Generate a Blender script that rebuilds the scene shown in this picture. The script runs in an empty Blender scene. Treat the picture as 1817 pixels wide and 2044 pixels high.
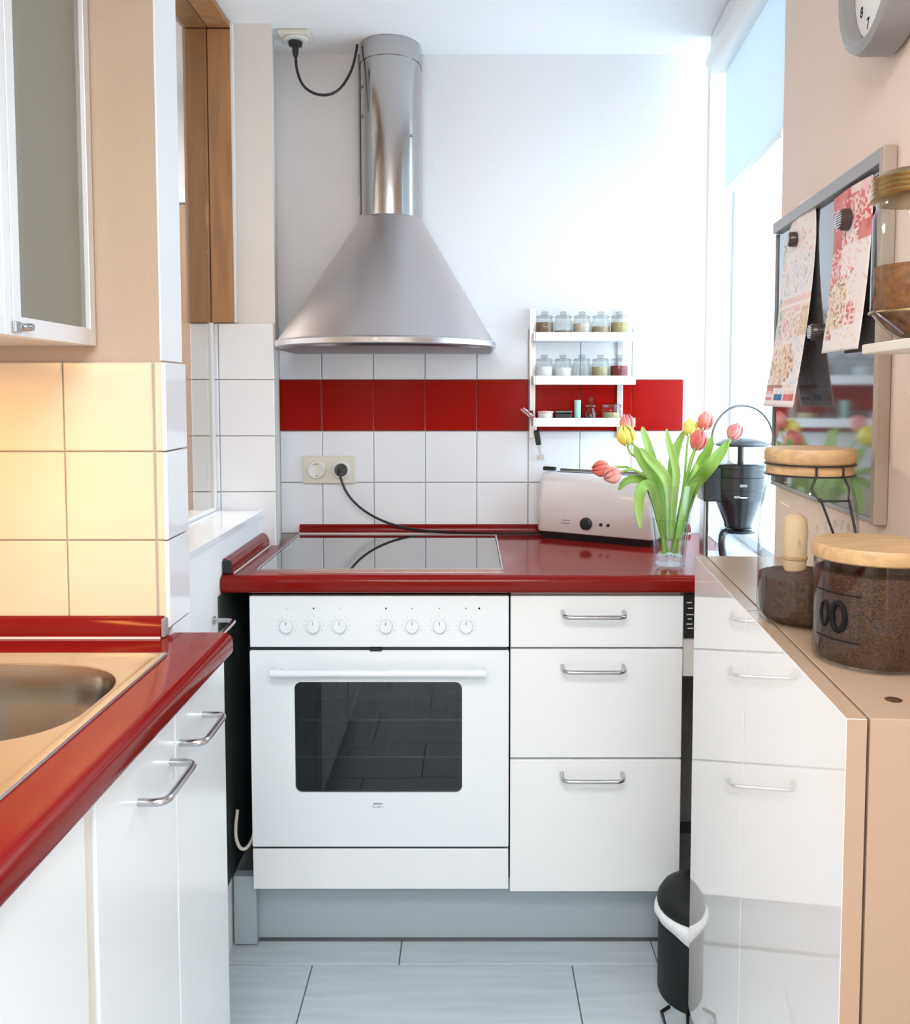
import bpy, bmesh, math, random
from mathutils import Vector, Matrix
random.seed(7)
S = bpy.context.scene
COL = S.collection
PI = math.pi

# ------------------------------------------------------------------ camera, world, lights, exposure
W_PX, H_PX = 1817.0, 2044.0
F_PX, PITCH, CX, CY, CAM_Z = 1734.32, 0.0592, 936.02, 885.98, 1.32
cam_d = bpy.data.cameras.new('camera')
cam = bpy.data.objects.new('camera', cam_d)
COL.objects.link(cam)
cam_d.sensor_fit = 'HORIZONTAL'
cam_d.sensor_width = 36.0
cam_d.lens = F_PX * 36.0 / W_PX
cam_d.shift_x = (W_PX / 2 - CX) / W_PX
cam_d.shift_y = (CY - H_PX / 2) / W_PX
cam_d.clip_start = 0.02
cam.location = (0, 0, CAM_Z)
cam.rotation_euler = (PI / 2 - PITCH, 0, 0)
S.camera = cam

world = bpy.data.worlds.new('world')
S.world = world
world.use_nodes = True
wn = world.node_tree.nodes['Background']
wn.inputs['Color'].default_value = (0.66, 0.85, 1.0, 1)
wn.inputs['Strength'].default_value = 4.4

S.view_settings.view_transform = 'Standard'
S.view_settings.look = 'None'
S.view_settings.gamma = 1.0
S.view_settings.use_curve_mapping = False
S.view_settings.exposure = 0.58

def area_light(name, loc, rot, sx, sy, power, color, portal=False):
    l = bpy.data.lights.new(name, 'AREA')
    l.shape = 'RECTANGLE'
    l.size, l.size_y = sx, sy
    l.energy = power
    l.color = color
    l.cycles.is_portal = portal
    o = bpy.data.objects.new(name, l)
    o.location = loc
    o.rotation_euler = rot
    COL.objects.link(o)
    return o

CEIL_Z = 2.293
# added fill: two unseen ceiling panels, an adjoining-room lamp; then the tube under the wall cupboard
area_light('ceiling_fill_light', (-0.1, 0.10, CEIL_Z - 0.052), (0, 0, 0), 0.9, 0.5, 10.5, (0.94, 0.98, 1.0))
area_light('rear_fill_light', (-0.1, -1.3, CEIL_Z - 0.052), (0, 0, 0), 0.9, 0.5, 20.0, (0.94, 0.98, 1.0))
area_light('adjoining_fill_light', (-1.5, 2.4, 2.34), (0, 0, 0), 0.5, 0.5, 22.0, (1.0, 0.95, 0.90))
area_light('under_cupboard_light', (-0.80, 1.00, 1.376), (0, 0, 0), 0.06, 0.62, 1.7, (1.0, 0.45, 0.08))

# ------------------------------------------------------------------ materials
MATS = {}
def mat(name, color=(.8, .8, .8), rough=.5, metal=0.0, spec=.5, coat=0.0, bump=0.0, bump_scale=200.0, var=0.0,
        var_scale=8.0, stretch=None, emit=None, emit_s=0.0, aniso=0.0, trans=0.0, alpha=1.0, sub=0.0, color2=None, detail=3.0):
    m = bpy.data.materials.new(name)
    m.use_nodes = True
    nt = m.node_tree
    b = nt.nodes['Principled BSDF']
    b.inputs['Base Color'].default_value = (*color, 1)
    b.inputs['Roughness'].default_value = rough
    b.inputs['Metallic'].default_value = metal
    b.inputs['Specular IOR Level'].default_value = spec
    b.inputs['Coat Weight'].default_value = coat
    b.inputs['Coat Roughness'].default_value = 0.03
    b.inputs['Anisotropic'].default_value = aniso
    b.inputs['Transmission Weight'].default_value = trans
    b.inputs['Alpha'].default_value = alpha
    if emit:
        b.inputs['Emission Color'].default_value = (*emit, 1)
        b.inputs['Emission Strength'].default_value = emit_s
    if bump or var or color2:
        tc = nt.nodes.new('ShaderNodeTexCoord')
        mp = nt.nodes.new('ShaderNodeMapping')
        nt.links.new(tc.outputs['Object'], mp.inputs['Vector'])
        if stretch:
            mp.inputs['Scale'].default_value = stretch
    if bump:
        n = nt.nodes.new('ShaderNodeTexNoise')
        n.inputs['Scale'].default_value = bump_scale
        n.inputs['Detail'].default_value = detail
        nt.links.new(mp.outputs['Vector'], n.inputs['Vector'])
        bp = nt.nodes.new('ShaderNodeBump')
        bp.inputs['Strength'].default_value = bump
        bp.inputs['Distance'].default_value = 0.002
        nt.links.new(n.outputs['Fac'], bp.inputs['Height'])
        nt.links.new(bp.outputs['Normal'], b.inputs['Normal'])
    if var or color2:
        n2 = nt.nodes.new('ShaderNodeTexNoise')
        n2.inputs['Scale'].default_value = var_scale
        n2.inputs['Detail'].default_value = 4.0
        nt.links.new(mp.outputs['Vector'], n2.inputs['Vector'])
        r = nt.nodes.new('ShaderNodeValToRGB')
        c2 = color2 if color2 else tuple(max(0, c * (1 - var)) for c in color)
        r.color_ramp.elements[0].position = 0.35
        r.color_ramp.elements[1].position = 0.65
        r.color_ramp.elements[0].color = (*c2, 1)
        r.color_ramp.elements[1].color = (*color, 1)
        nt.links.new(n2.outputs['Fac'], r.inputs['Fac'])
        nt.links.new(r.outputs['Color'], b.inputs['Base Color'])
    MATS[name] = m
    return m

def thin_glass(name, tint=(.97, .98, .98), refl=(1, 1, 1), rough=0.01, ior=1.45, body=0.0, body_color=(.5, .5, .5), edge=.6, rimtint=.55):
    m = bpy.data.materials.new(name)
    m.use_nodes = True
    nt = m.node_tree
    nt.nodes.remove(nt.nodes['Principled BSDF'])
    out = nt.nodes['Material Output']
    t = nt.nodes.new('ShaderNodeBsdfTransparent'); t.inputs['Color'].default_value = (*tint, 1)
    lw0 = nt.nodes.new('ShaderNodeLayerWeight'); lw0.inputs['Blend'].default_value = 0.5
    p0 = nt.nodes.new('ShaderNodeMath'); p0.operation = 'POWER'; p0.inputs[1].default_value = 3.0
    nt.links.new(lw0.outputs['Facing'], p0.inputs[0])
    mc = nt.nodes.new('ShaderNodeMix'); mc.data_type = 'RGBA'
    mc.inputs[6].default_value = (*tint, 1); mc.inputs[7].default_value = (*[c * rimtint for c in tint], 1)
    nt.links.new(p0.outputs[0], mc.inputs[0]); nt.links.new(mc.outputs[2], t.inputs['Color'])
    g = nt.nodes.new('ShaderNodeBsdfGlossy'); g.inputs['Color'].default_value = (*refl, 1); g.inputs['Roughness'].default_value = rough
    lw = nt.nodes.new('ShaderNodeLayerWeight'); lw.inputs['Blend'].default_value = 0.5
    pw = nt.nodes.new('ShaderNodeMath'); pw.operation = 'POWER'; pw.inputs[1].default_value = 4.0
    nt.links.new(lw.outputs['Facing'], pw.inputs[0])
    fr = nt.nodes.new('ShaderNodeMath'); fr.operation = 'MULTIPLY_ADD'; fr.use_clamp = True
    f0 = ((ior - 1) / (ior + 1)) ** 2
    fr.inputs[1].default_value = edge - f0; fr.inputs[2].default_value = f0
    nt.links.new(pw.outputs[0], fr.inputs[0])
    mx = nt.nodes.new('ShaderNodeMixShader')
    base = t
    if body > 0:
        d = nt.nodes.new('ShaderNodeBsdfDiffuse'); d.inputs['Color'].default_value = (*body_color, 1)
        m2 = nt.nodes.new('ShaderNodeMixShader'); m2.inputs[0].default_value = body
        nt.links.new(t.outputs[0], m2.inputs[1]); nt.links.new(d.outputs[0], m2.inputs[2])
        base = m2
    nt.links.new(fr.outputs[0], mx.inputs[0])
    nt.links.new(base.outputs[0], mx.inputs[1])
    nt.links.new(g.outputs[0], mx.inputs[2])
    nt.links.new(mx.outputs[0], out.inputs['Surface'])
    MATS[name] = m
    return m

mat('plaster_white', (.86, .85, .85), .85, bump=.25, bump_scale=160)
mat('ceiling_white', (.87, .87, .88), .9, bump=.1, bump_scale=120)
mat('woodchip_apricot', (.56, .42, .31), .9, bump=.55, bump_scale=230)
mat('woodchip_rose', (.80, .65, .56), .9, bump=.3, bump_scale=200)
mat('woodchip_white', (.78, .74, .70), .9, bump=.5, bump_scale=230)
mat('tile_white', (.86, .87, .90), .12, coat=.3, bump=.03, bump_scale=20)
mat('tile_warm_lit', (.82, .70, .50), .14, coat=.2, bump=.03, bump_scale=20)  # white tile with the sink lamp's warm glow mixed into its colour
mat('tile_red', (.33, .005, .003), .12, spec=.12, bump=.03, bump_scale=20)
mat('grout', (.52, .50, .48), .9)
mat('red_laminate', (.20, .007, .006), .12, spec=.22, bump=.02, bump_scale=400)
mat('white_lacquer', (.88, .91, .92), .22, coat=.2)
mat('white_enamel', (.85, .91, .94), .16, coat=.4)
mat('gloss_door', (.89, .88, .87), .05, coat=.6, spec=.5)
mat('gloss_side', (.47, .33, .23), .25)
mat('board_edge', (.40, .32, .26), .4)
mat('steel_brushed', (.62, .57, .57), .28, metal=1.0, bump=.05, bump_scale=60, stretch=(1, 1, 30), aniso=.4)
mat('steel_dark', (.22, .21, .21), .35, metal=1.0)
mat('steel_sink', (.62, .60, .57), .24, metal=1.0, bump=.03, bump_scale=80, stretch=(1, 20, 1))
mat('duct_steel', (.52, .50, .49), .16, metal=1.0, bump=.03, bump_scale=30, stretch=(1, 1, .2))
mat('steel_bowl', (.40, .365, .32), .2, metal=1.0, bump=.03, bump_scale=80, stretch=(20, 20, 1))
mat('chrome', (.52, .52, .53), .2, metal=1.0)
mat('aluminium', (.70, .70, .71), .32, metal=1.0)
mat('alu_frame', (.80, .80, .80), .40, metal=.35)
mat('black_glass', (.012, .013, .015), .015, coat=1.0, spec=.8)
mat('black_plastic', (.012, .012, .014), .3)
mat('black_satin', (.02, .021, .024), .25, coat=.3)
mat('dark_cavity', (.035, .036, .038), .4)
mat('grey_plastic', (.30, .29, .29), .4)
mat('clock_grey', (.32, .31, .31), .4)
mat('print_grey', (.25, .25, .27), .6)
mat('print_light', (.55, .56, .57), .6)
mat('print_dark', (.008, .008, .008), .7, spec=.2)
mat('white_plastic', (.84, .83, .80), .35)
mat('cream_plastic', (.78, .72, .62), .4)
mat('toaster_white', (.80, .74, .73), .10, coat=.6)
mat('wood_brown', (.42, .21, .088), .45, var=.25, var_scale=6, stretch=(8, 8, .8), bump=.05)
mat('wood_dark', (.11, .055, .03), .45, var=.4, var_scale=5, stretch=(8, 8, .7))
mat('wood_bamboo', (.62, .39, .19), .45, var=.25, var_scale=8, stretch=(3, 12, 12))
mat('wood_spoon', (.70, .50, .30), .5)
mat('floor_tile', (.58, .66, .71), .38, color2=(.50, .57, .62), var_scale=3.5, stretch=(1, 12, 1), bump=.06, bump_scale=20)
mat('floor_grout', (.20, .19, .18), .9)
mat('plinth_grey', (.42, .49, .53), .28)
mat('lamp_white', (.9, .9, .9), .4)
mat('fill_glow', (.9, .9, .9), .5, emit=(.94, .98, 1.0), emit_s=4.0)
mat('lamp_glow_warm', (.9, .9, .9), .5, emit=(1.0, .62, .3), emit_s=4.0)
mat('frame_white', (.86, .87, .88), .4)
mb_ = mat('blind_cloth', (.74, .78, .80), .8)
_nt = mb_.node_tree; _tr = _nt.nodes.new('ShaderNodeBsdfTranslucent'); _tr.inputs['Color'].default_value = (.80, .86, .90, 1)
_mx = _nt.nodes.new('ShaderNodeMixShader'); _mx.inputs[0].default_value = .34
_nt.links.new(_nt.nodes['Principled BSDF'].outputs[0], _mx.inputs[1]); _nt.links.new(_tr.outputs[0], _mx.inputs[2]); _nt.links.new(_mx.outputs[0], _nt.nodes['Material Output'].inputs['Surface'])
thin_glass('clear_glass', (.955, .97, .965), ior=1.42)
thin_glass('window_glass', (.985, .995, 1.0), edge=.3, rimtint=1.0)
thin_glass('oven_glass', (.30, .335, .35), rough=.01, ior=1.6, edge=.8, rimtint=1.0)
thin_glass('cupboard_glass', (.25, .25, .22), rough=.06, ior=1.5, body=.72, body_color=(.34, .33, .28))
thin_glass('green_water', (.93, .98, .90), ior=1.2)
thin_glass('jug_glass', (.86, .88, .90), ior=1.5)
mat('board_glass', (.30, .29, .30), .07, metal=.85)
mat('board_black', (.03, .028, .028), .25, coat=.5)
mat('coffee_brown', (.035, .013, .006), .7, color2=(.085, .036, .014), var_scale=160, bump=.6, bump_scale=180)
mat('granules', (.095, .034, .010), .6, color2=(.010, .004, .002), var_scale=330, bump=.9, bump_scale=330)
mat('amber', (.25, .10, .025), .6, color2=(.14, .05, .012), var_scale=120, bump=.5)
mat('brass', (.55, .42, .22), .3, metal=1.0)
mat('stem_green', (.36, .56, .12), .5)
mat('leaf_green', (.24, .48, .05), .45, color2=(.48, .70, .20), var_scale=14, stretch=(1, 1, .3))
mat('petal_red', (.78, .09, .075), .5, color2=(.85, .30, .24), var_scale=25)
mat('petal_pink', (.80, .16, .16), .5, color2=(.90, .50, .42), var_scale=25)
mat('petal_yellow', (.90, .72, .05), .5, color2=(.93, .82, .20), var_scale=25)
mat('bag_white', (.85, .87, .90), .4, bump=.4, bump_scale=40)
mat('bin_dark', (.010, .013, .0135), .5, spec=.3)
mat('mint', (.42, .75, .66), .4)
mat('spice_brown', (.16, .085, .04), .8, color2=(.30, .19, .10), var_scale=200)
mat('spice_tan', (.50, .37, .22), .8, color2=(.36, .25, .14), var_scale=200)
mat('spice_pale', (.68, .58, .48), .8, color2=(.58, .46, .36), var_scale=200)
mat('spice_olive', (.32, .26, .10), .8, color2=(.45, .38, .18), var_scale=200)
mat('spice_salt', (.82, .82, .82), .8)
mat('spice_green', (.40, .45, .22), .8, color2=(.50, .30, .18), var_scale=150)
mat('spice_red', (.30, .03, .035), .8, color2=(.14, .015, .02), var_scale=200)
mat('spice_black', (.03, .025, .03), .7)
mat('paper', (.83, .74, .70), .6)
mat('paper_red', (.62, .09, .09), .55, color2=(.72, .24, .22), var_scale=30)
mat('paper_pink', (.80, .46, .42), .55, color2=(.86, .66, .60), var_scale=60)
mat('paper_food', (.72, .48, .28), .55, color2=(.86, .72, .56), var_scale=90)
mat('paper_green', (.34, .42, .30), .55, color2=(.72, .70, .62), var_scale=50)
mat('paper_blue', (.03, .13, .30), .55)
mat('paper_brown', (.30, .12, .07), .55, color2=(.55, .30, .18), var_scale=80)
mat('paper_tan', (.55, .38, .24), .55, color2=(.80, .66, .50), var_scale=120)
mat('paper_magenta', (.66, .20, .32), .55, color2=(.80, .50, .55), var_scale=90)
mat('paper_lilac', (.62, .60, .68), .55, color2=(.80, .74, .74), var_scale=70)
mat('magnet_dark', (.06, .035, .03), .35, coat=.4)
mat('straw_red', (.65, .10, .14), .5, color2=(.85, .80, .78), var_scale=90)

# ------------------------------------------------------------------ mesh helpers
class MB:
    def __init__(s):
        s.v = []; s.f = []; s.m = []
    def add(s, verts, faces, mi=0):
        o = len(s.v)
        s.v += [tuple(v) for v in verts]
        s.f += [tuple(i + o for i in f) for f in faces]
        s.m += [mi] * len(faces)
        return s
    def box(s, x0, x1, y0, y1, z0, z1, mi=0):
        v = [(x0, y0, z0), (x1, y0, z0), (x1, y1, z0), (x0, y1, z0), (x0, y0, z1), (x1, y0, z1), (x1, y1, z1), (x0, y1, z1)]
        return s.add(v, [(0, 3, 2, 1), (4, 5, 6, 7), (0, 1, 5, 4), (1, 2, 6, 5), (2, 3, 7, 6), (3, 0, 4, 7)], mi)
    def loft(s, rings, cap0=True, cap1=True, closed=True, mi=0):
        n = len(rings[0]); vs = [p for r in rings for p in r]; fs = []
        for i in range(len(rings) - 1):
            for j in range(n if closed else n - 1):
                a = i * n + j; b = i * n + (j + 1) % n
                fs.append((a, b, b + n, a + n))
        if cap0: fs.append(tuple(reversed(range(n))))
        if cap1: fs.append(tuple((len(rings) - 1) * n + j for j in range(n)))
        return s.add(vs, fs, mi)
    def lathe(s, prof, n=32, c=(0, 0, 0), axis='z', cap=True, mi=0):
        rings = []
        for r, h in prof:
            ring = []
            for j in range(n):
                a = 2 * PI * j / n
                x, y = max(r, 1e-5) * math.cos(a), max(r, 1e-5) * math.sin(a)
                if axis == 'z': p = (c[0] + x, c[1] + y, c[2] + h)
                elif axis == 'y': p = (c[0] + x, c[1] + h, c[2] - y)
                else: p = (c[0] + h, c[1] + x, c[2] + y)
                ring.append(p)
            rings.append(ring)
        return s.loft(rings, cap, cap, True, mi)
    def tube(s, pts, r, n=10, cap=True, mi=0, smooth_path=0):
        pts = [Vector(p) for p in pts]
        for _ in range(smooth_path):
            q = [pts[0]]
            for a, b in zip(pts, pts[1:]):
                q += [a * .75 + b * .25, a * .25 + b * .75]
            q.append(pts[-1]); pts = q
        rr = r if isinstance(r, (list, tuple)) else None
        up = None; rings = []
        for i, p in enumerate(pts):
            t = (pts[min(i + 1, len(pts) - 1)] - pts[max(i - 1, 0)]).normalized()
            if up is None:
                up = Vector((0, 0, 1)) if abs(t.z) < .9 else Vector((1, 0, 0))
            side = t.cross(up).normalized(); up = side.cross(t).normalized()
            rad = r
            if rr:
                k = i / (len(pts) - 1) * (len(rr) - 1); a = int(min(k, len(rr) - 2)); rad = rr[a] + (rr[a + 1] - rr[a]) * (k - a)
            rings.append([tuple(p + side * rad * math.cos(2 * PI * j / n) + up * rad * math.sin(2 * PI * j / n)) for j in range(n)])
        return s.loft(rings, cap, cap, True, mi)
    def build(s, name, mats, parent=None, bevel=0.0, smooth=40, seg=2, loc=None):
        me = bpy.data.meshes.new(name)
        me.from_pydata(s.v, [], s.f)
        bm = bmesh.new(); bm.from_mesh(me)
        bmesh.ops.recalc_face_normals(bm, faces=bm.faces)
        bm.to_mesh(me); bm.free()
        mats = mats if isinstance(mats, (list, tuple)) else [mats]
        for mm in mats: me.materials.append(MATS[mm])
        me.polygons.foreach_set('material_index', s.m)
        if smooth:
            me.polygons.foreach_set('use_smooth', [True] * len(me.polygons))
            me.set_sharp_from_angle(angle=math.radians(smooth))
        o = bpy.data.objects.new(name, me)
        COL.objects.link(o)
        if parent: o.parent = parent
        if loc: o.location = loc
        if bevel:
            b = o.modifiers.new('bevel', 'BEVEL'); b.width = bevel; b.segments = seg; b.limit_method = 'ANGLE'; b.angle_limit = math.radians(35); b.harden_normals = True
        return o

def thing(name, label, cat, loc=(0, 0, 0), rotz=0.0, group=None):
    o = bpy.data.objects.new(name, None)
    o.empty_display_size = .05
    COL.objects.link(o)
    o.location = loc; o.rotation_euler = (0, 0, rotz)
    o['label'] = label; o['category'] = cat
    if group: o['group'] = group
    return o
def tag(o, label, cat, group=None):
    o['label'] = label; o['category'] = cat
    if group: o['group'] = group
    return o
def struct(o):
    o['kind'] = 'structure'
    return o
def share(src, parent, loc, rot=None, name=None):
    c = src.copy(); COL.objects.link(c)
    if name: c.name = name
    c.parent = parent; c.location = loc
    if rot: c.rotation_euler = rot
    return c
def label(o, text):
    o['label'] = text
    return o
def rrect(x0, x1, z0, z1, r, n=6):
    pts = []
    for cx, cz, a0 in ((x1 - r, z1 - r, 0), (x0 + r, z1 - r, PI / 2), (x0 + r, z0 + r, PI), (x1 - r, z0 + r, 1.5 * PI)):
        for i in range(n + 1):
            a = a0 + PI / 2 * i / n
            pts.append((cx + r * math.cos(a), cz + r * math.sin(a)))
    return pts
def text_mesh(name, body, size, material, parent, loc, rot, extrude=.0002, align='CENTER'):
    cu = bpy.data.curves.new(name, 'FONT'); cu.body = body; cu.size = size; cu.extrude = extrude
    cu.align_x = align; cu.align_y = 'CENTER'; cu.resolution_u = 2
    tmp = bpy.data.objects.new(name, cu); COL.objects.link(tmp)
    bpy.context.view_layer.update()
    me = bpy.data.meshes.new_from_object(tmp.evaluated_get(bpy.context.evaluated_depsgraph_get()))
    bpy.data.objects.remove(tmp)
    me.materials.clear(); me.materials.append(MATS[material])
    o = bpy.data.objects.new(name, me); COL.objects.link(o)
    o.parent = parent; o.location = loc; o.rotation_euler = rot
    return o

# tile pieces facing -Y (face at y=0 side, body behind) ; cached by size and material
_tiles = {}
def tile(parent, w, h, loc, material, rotz=0.0, name='tile', t=.007, b=.0018):
    key = (round(w, 4), round(h, 4), material, name)
    if key not in _tiles:
        m = MB()
        o_ = [(0, t, 0), (w, t, 0), (w, t, h), (0, t, h)]
        e_ = [(0, b, 0), (w, b, 0), (w, b, h), (0, b, h)]
        f_ = [(b, 0, b), (w - b, 0, b), (w - b, 0, h - b), (b, 0, h - b)]
        m.loft([o_, e_, f_])
        o = m.build(name, material, parent, smooth=0)
        _tiles[key] = o
        o.location = loc; o.rotation_euler = (0, 0, rotz)
        return o
    return share(_tiles[key], parent, loc, (0, 0, rotz))

# ------------------------------------------------------------------ frames of reference
D = 2.567            # back wall
DP = 2.357           # pier
DS = 1.478           # wall stub behind the sink
ZC = 0.904           # worktop height
KR = 0.0787          # the right wall leans off the depth axis
TH = math.atan(KR)
XR = 0.50

# ------------------------------------------------------------------ the setting
# floor with its slabs
fl = struct(MB().box(-2.6, 1.2, -2.4, 3.4, -.12, -.004).build('floor', 'floor_grout', smooth=0))
tw, td, g = .6, .3, .003
ft = MB().loft([[(0, 0, -.02), (tw - g, 0, -.02), (tw - g, td - g, -.02), (0, td - g, -.02)],
                [(0, 0, -.001), (tw - g, 0, -.001), (tw - g, td - g, -.001), (0, td - g, -.001)],
                [(.001, .001, 0), (tw - g - .001, .001, 0), (tw - g - .001, td - g - .001, 0), (.001, td - g - .001, 0)]]).build('floor_slab', 'floor_tile', fl, smooth=0)
first = True
for r in range(-14, 3):
    y0 = 1.935 + r * td
    if y0 < -2.3 or y0 > 2.5: continue
    off = -.16 if r % 2 == 0 else -.36
    for c in range(-2, 3):
        x0 = off + c * tw
        if x0 > .75 or x0 < -1.3: continue
        if first:
            ft.location = (x0, y0, 0); first = False
        else:
            share(ft, fl, (x0, y0, 0))

struct(MB().box(-.76, 1.2, -2.4, 2.8, CEIL_Z, CEIL_Z + .1).box(-2.6, -.76, -2.4, 1.58, CEIL_Z, CEIL_Z + .1)
       .box(-2.6, -.76, 1.58, 3.4, 2.40, 2.5).build('ceiling', 'ceiling_white', smooth=0))

# back wall
wb = struct(MB().box(-.60, .640, D, D + .2, 0, CEIL_Z).box(.640, 1.1, D + .035, D + .2, 0, CEIL_Z).build('wall_back', 'plaster_white', smooth=0))
MB().box(-.56, .640, D - .002, D + .001, .86, 1.506).build('grout_bed', 'grout', wb, smooth=0)
P = .152
xs = [-.4326 + k * P for k in range(-1, 8)]
rows = [(1.054 - .152, 'tile_white'), (1.054, 'tile_white'), (1.206, 'tile_red'), (1.357, 'tile_white')]
for z0, mm in rows:
    for i in range(-1, 8):
        a = -.4326 + i * P; b_ = a + P
        a2 = max(a, -.5575); b2 = min(b_, .638)
        if b2 - a2 < .01: continue
        tile(wb, b2 - a2 - .002, P - .0025, (a2 + .001, D - .008, z0 + .001), mm)

# pier beside the back wall, with its own tiles
pm = MB()
pm.add([(-.75, DP, 0), (-.522, DP, 0), (-.5585, D, 0), (-.75, D, 0), (-.75, DP, CEIL_Z), (-.522, DP, CEIL_Z), (-.5585, D, CEIL_Z), (-.75, D, CEIL_Z)],
       [(0, 3, 2, 1), (4, 5, 6, 7), (0, 1, 5, 4), (1, 2, 6, 5), (2, 3, 7, 6), (3, 0, 4, 7)])
wp = struct(pm.build('wall_pier', 'woodchip_white', smooth=0))
MB().box(-.75, -.523, DP - .002, DP + .001, .86, 1.506).build('grout_bed', 'grout', wp, smooth=0)
for k in range(5):
    z0 = 1.0512 + (k - 1) * P - .0007
    tile(wp, .148, P - .0025, (-.6735, DP - .008, z0 + .001), 'tile_white') if k < 4 else None
    tile(wp, .074, P - .0025, (-.7495, DP - .008, z0 + .001), 'tile_white') if k < 4 else None
    if k < 4:
        tile(wp, .196, P - .0025, (-.5245, DP + .002, z0 + .001), 'tile_white', rotz=PI / 2 + math.atan((.5585 - .522) / (D - DP)))
# parapet under the inner window, sill, stub wall
struct(MB().box(-.75, -.565, 1.58, DP, 0, .985).build('wall_parapet', 'plaster_white', smooth=0))
struct(MB().box(-.76, -.560, 1.575, DP, .985, 1.0).build('trim_sill', 'tile_white', bevel=.002))
ws = struct(MB().box(-1.15, -.522, DS, 1.58, 0, CEIL_Z).build('wall_stub', 'woodchip_apricot', smooth=0))
MB().box(-.523, -.5145, DS + .010, 1.581, 0.001, .9145).build('corner_lining', 'frame_white', ws, smooth=0)
MB().box(-.523, -.5195, DS - .001, 1.581, 1.374, CEIL_Z - .001).build('corner_lining', 'frame_white', ws, smooth=0)
MB().box(-1.14, -.523, DS - .002, DS + .001, .87, 1.371).build('grout_bed', 'grout', ws, smooth=0)
zr = [.916, 1.068, 1.220]
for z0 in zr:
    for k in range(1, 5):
        tile(ws, .1495, P - .0025, (-.533 - .152 * k, DS - .008, z0 + .001), 'tile_warm_lit')
    tile(ws, .0125, P - .0025, (-.5315, DS - .008, z0 + .001), 'tile_warm_lit', name='edge_tile')
    tile(ws, .1085, P - .0025, (-.5125, DS - .0075, z0 + .001), 'tile_white', rotz=PI / 2)
struct(MB().box(-1.15, -1.05, -2.4, DS, 0, CEIL_Z).build('wall_left', 'woodchip_apricot', smooth=0))
struct(MB().box(-1.15, 1.2, -2.5, -2.3, 0, CEIL_Z).build('wall_rear', 'woodchip_apricot', smooth=0))
# room beyond the inner window
struct(MB().box(-2.6, -.6, 3.15, 3.3, -.1, 2.5).box(-2.7, -2.6, 1.4, 3.3, -.1, 2.5).box(-.76, -.6, D + .001, 3.15, -.1, 2.45).build('wall_adjoining', 'plaster_white', smooth=0))
struct(MB().box(-2.6, -1.15, 1.44, 1.58, -.1, 2.5).box(-2.6, -.755, 1.44, 1.58, CEIL_Z, 2.5).build('wall_adjoining_near', 'plaster_white', smooth=0))
d2 = struct(MB().box(-1.55, -.95, 3.10, 3.149, 0, 1.98).build('door_2', 'wood_brown', bevel=.004))
MB().box(-1.60, -1.555, 3.09, 3.149, 0, 2.03).box(-.945, -.90, 3.09, 3.149, 0, 2.03).box(-1.60, -.90, 3.09, 3.149, 1.985, 2.03).build('door_frame', 'frame_white', d2, bevel=.003)
# brown lining around the opening: board on the pier above the tiles and the head
tr = struct(MB().box(-.752, -.690, DP - .022, DP - .0005, 1.507, CEIL_Z - .021).build('trim_1', 'wood_brown', bevel=.002))
MB().box(-.688, -.628, DP - .018, DP - .0005, 1.507, CEIL_Z - .021).build('lining_board', 'wood_brown', tr, bevel=.002)
MB().box(-.752, -.690, 1.581, DP - .001, CEIL_Z - .020, CEIL_Z - .0005).build('head_board', 'wood_brown', tr, bevel=.002)
MB().box(-.688, -.628, 1.581, DP - .001, CEIL_Z - .016, CEIL_Z - .0005).build('head_board', 'wood_brown', tr, bevel=.002)
MB().box(-.628, -.622, DP - .014, DP - .0005, 1.507, CEIL_Z - .001).build('edge_strip', 'frame_white', tr)
w1 = struct(MB().box(-.693, -.687, 1.582, DP - .024, 1.008, CEIL_Z - .022).build('window_1', 'clear_glass', smooth=0))
MB().box(-.696, -.684, 1.582, DP - .012, 1.0005, 1.008).build('glazing_bead', 'frame_white', w1)
MB().box(-.696, -.684, DP - .024, DP - .010, 1.008, 1.506).build('glazing_bead', 'frame_white', w1)

# right wall (runs a little askew) and the window behind it
def RW(name, m, mats, parent=None, **k):
    o = m.build(name, mats, parent, **k)
    if parent is None:
        o.location = (XR, 0, 0); o.rotation_euler = (0, 0, -TH)
    return o
V0 = 1.815
wr = struct(RW('wall_right', MB().box(0, .16, -.25, V0, 0, CEIL_Z).box(0, .16, -2.5, -2.1, 0, CEIL_Z).box(0, .16, -2.1, -.25, 0, .12).box(0, .16, -2.1, -.25, 2.2, CEIL_Z).box(0, .16, V0, 2.75, 0, .885).box(.0, .16, 2.60, 2.75, .885, CEIL_Z), 'woodchip_rose', smooth=0))
MB().box(.001, .16, V0, V0 + .004, .885, CEIL_Z).build('window_reveal', 'frame_white', wr, smooth=0)
MB().box(.001, .16, 2.596, 2.6005, .885, CEIL_Z).build('window_reveal', 'frame_white', wr, smooth=0)
MB().box(.001, .16, V0 + .004, 2.596, .885, .9035).build('window_board', 'frame_white', wr, smooth=0)
w2 = struct(RW('window_2', MB().box(.084, .088, V0 + .02, 2.575, .93, 2.27), 'window_glass', smooth=0))
MB().box(.072, .100, V0 + .004, V0 + .020, .9035, CEIL_Z - .001).build('window_frame', 'frame_white', w2, bevel=.003)
MB().box(.072, .100, 2.575, 2.596, .9035, CEIL_Z - .001).build('window_frame', 'frame_white', w2, bevel=.003)
MB().box(.072, .100, V0 + .0205, 2.5745, .9035, .93).build('window_frame', 'frame_white', w2, bevel=.003)
MB().box(.072, .100, V0 + .0205, 2.5745, 2.27, CEIL_Z - .001).build('window_frame', 'frame_white', w2, bevel=.003)
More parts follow.
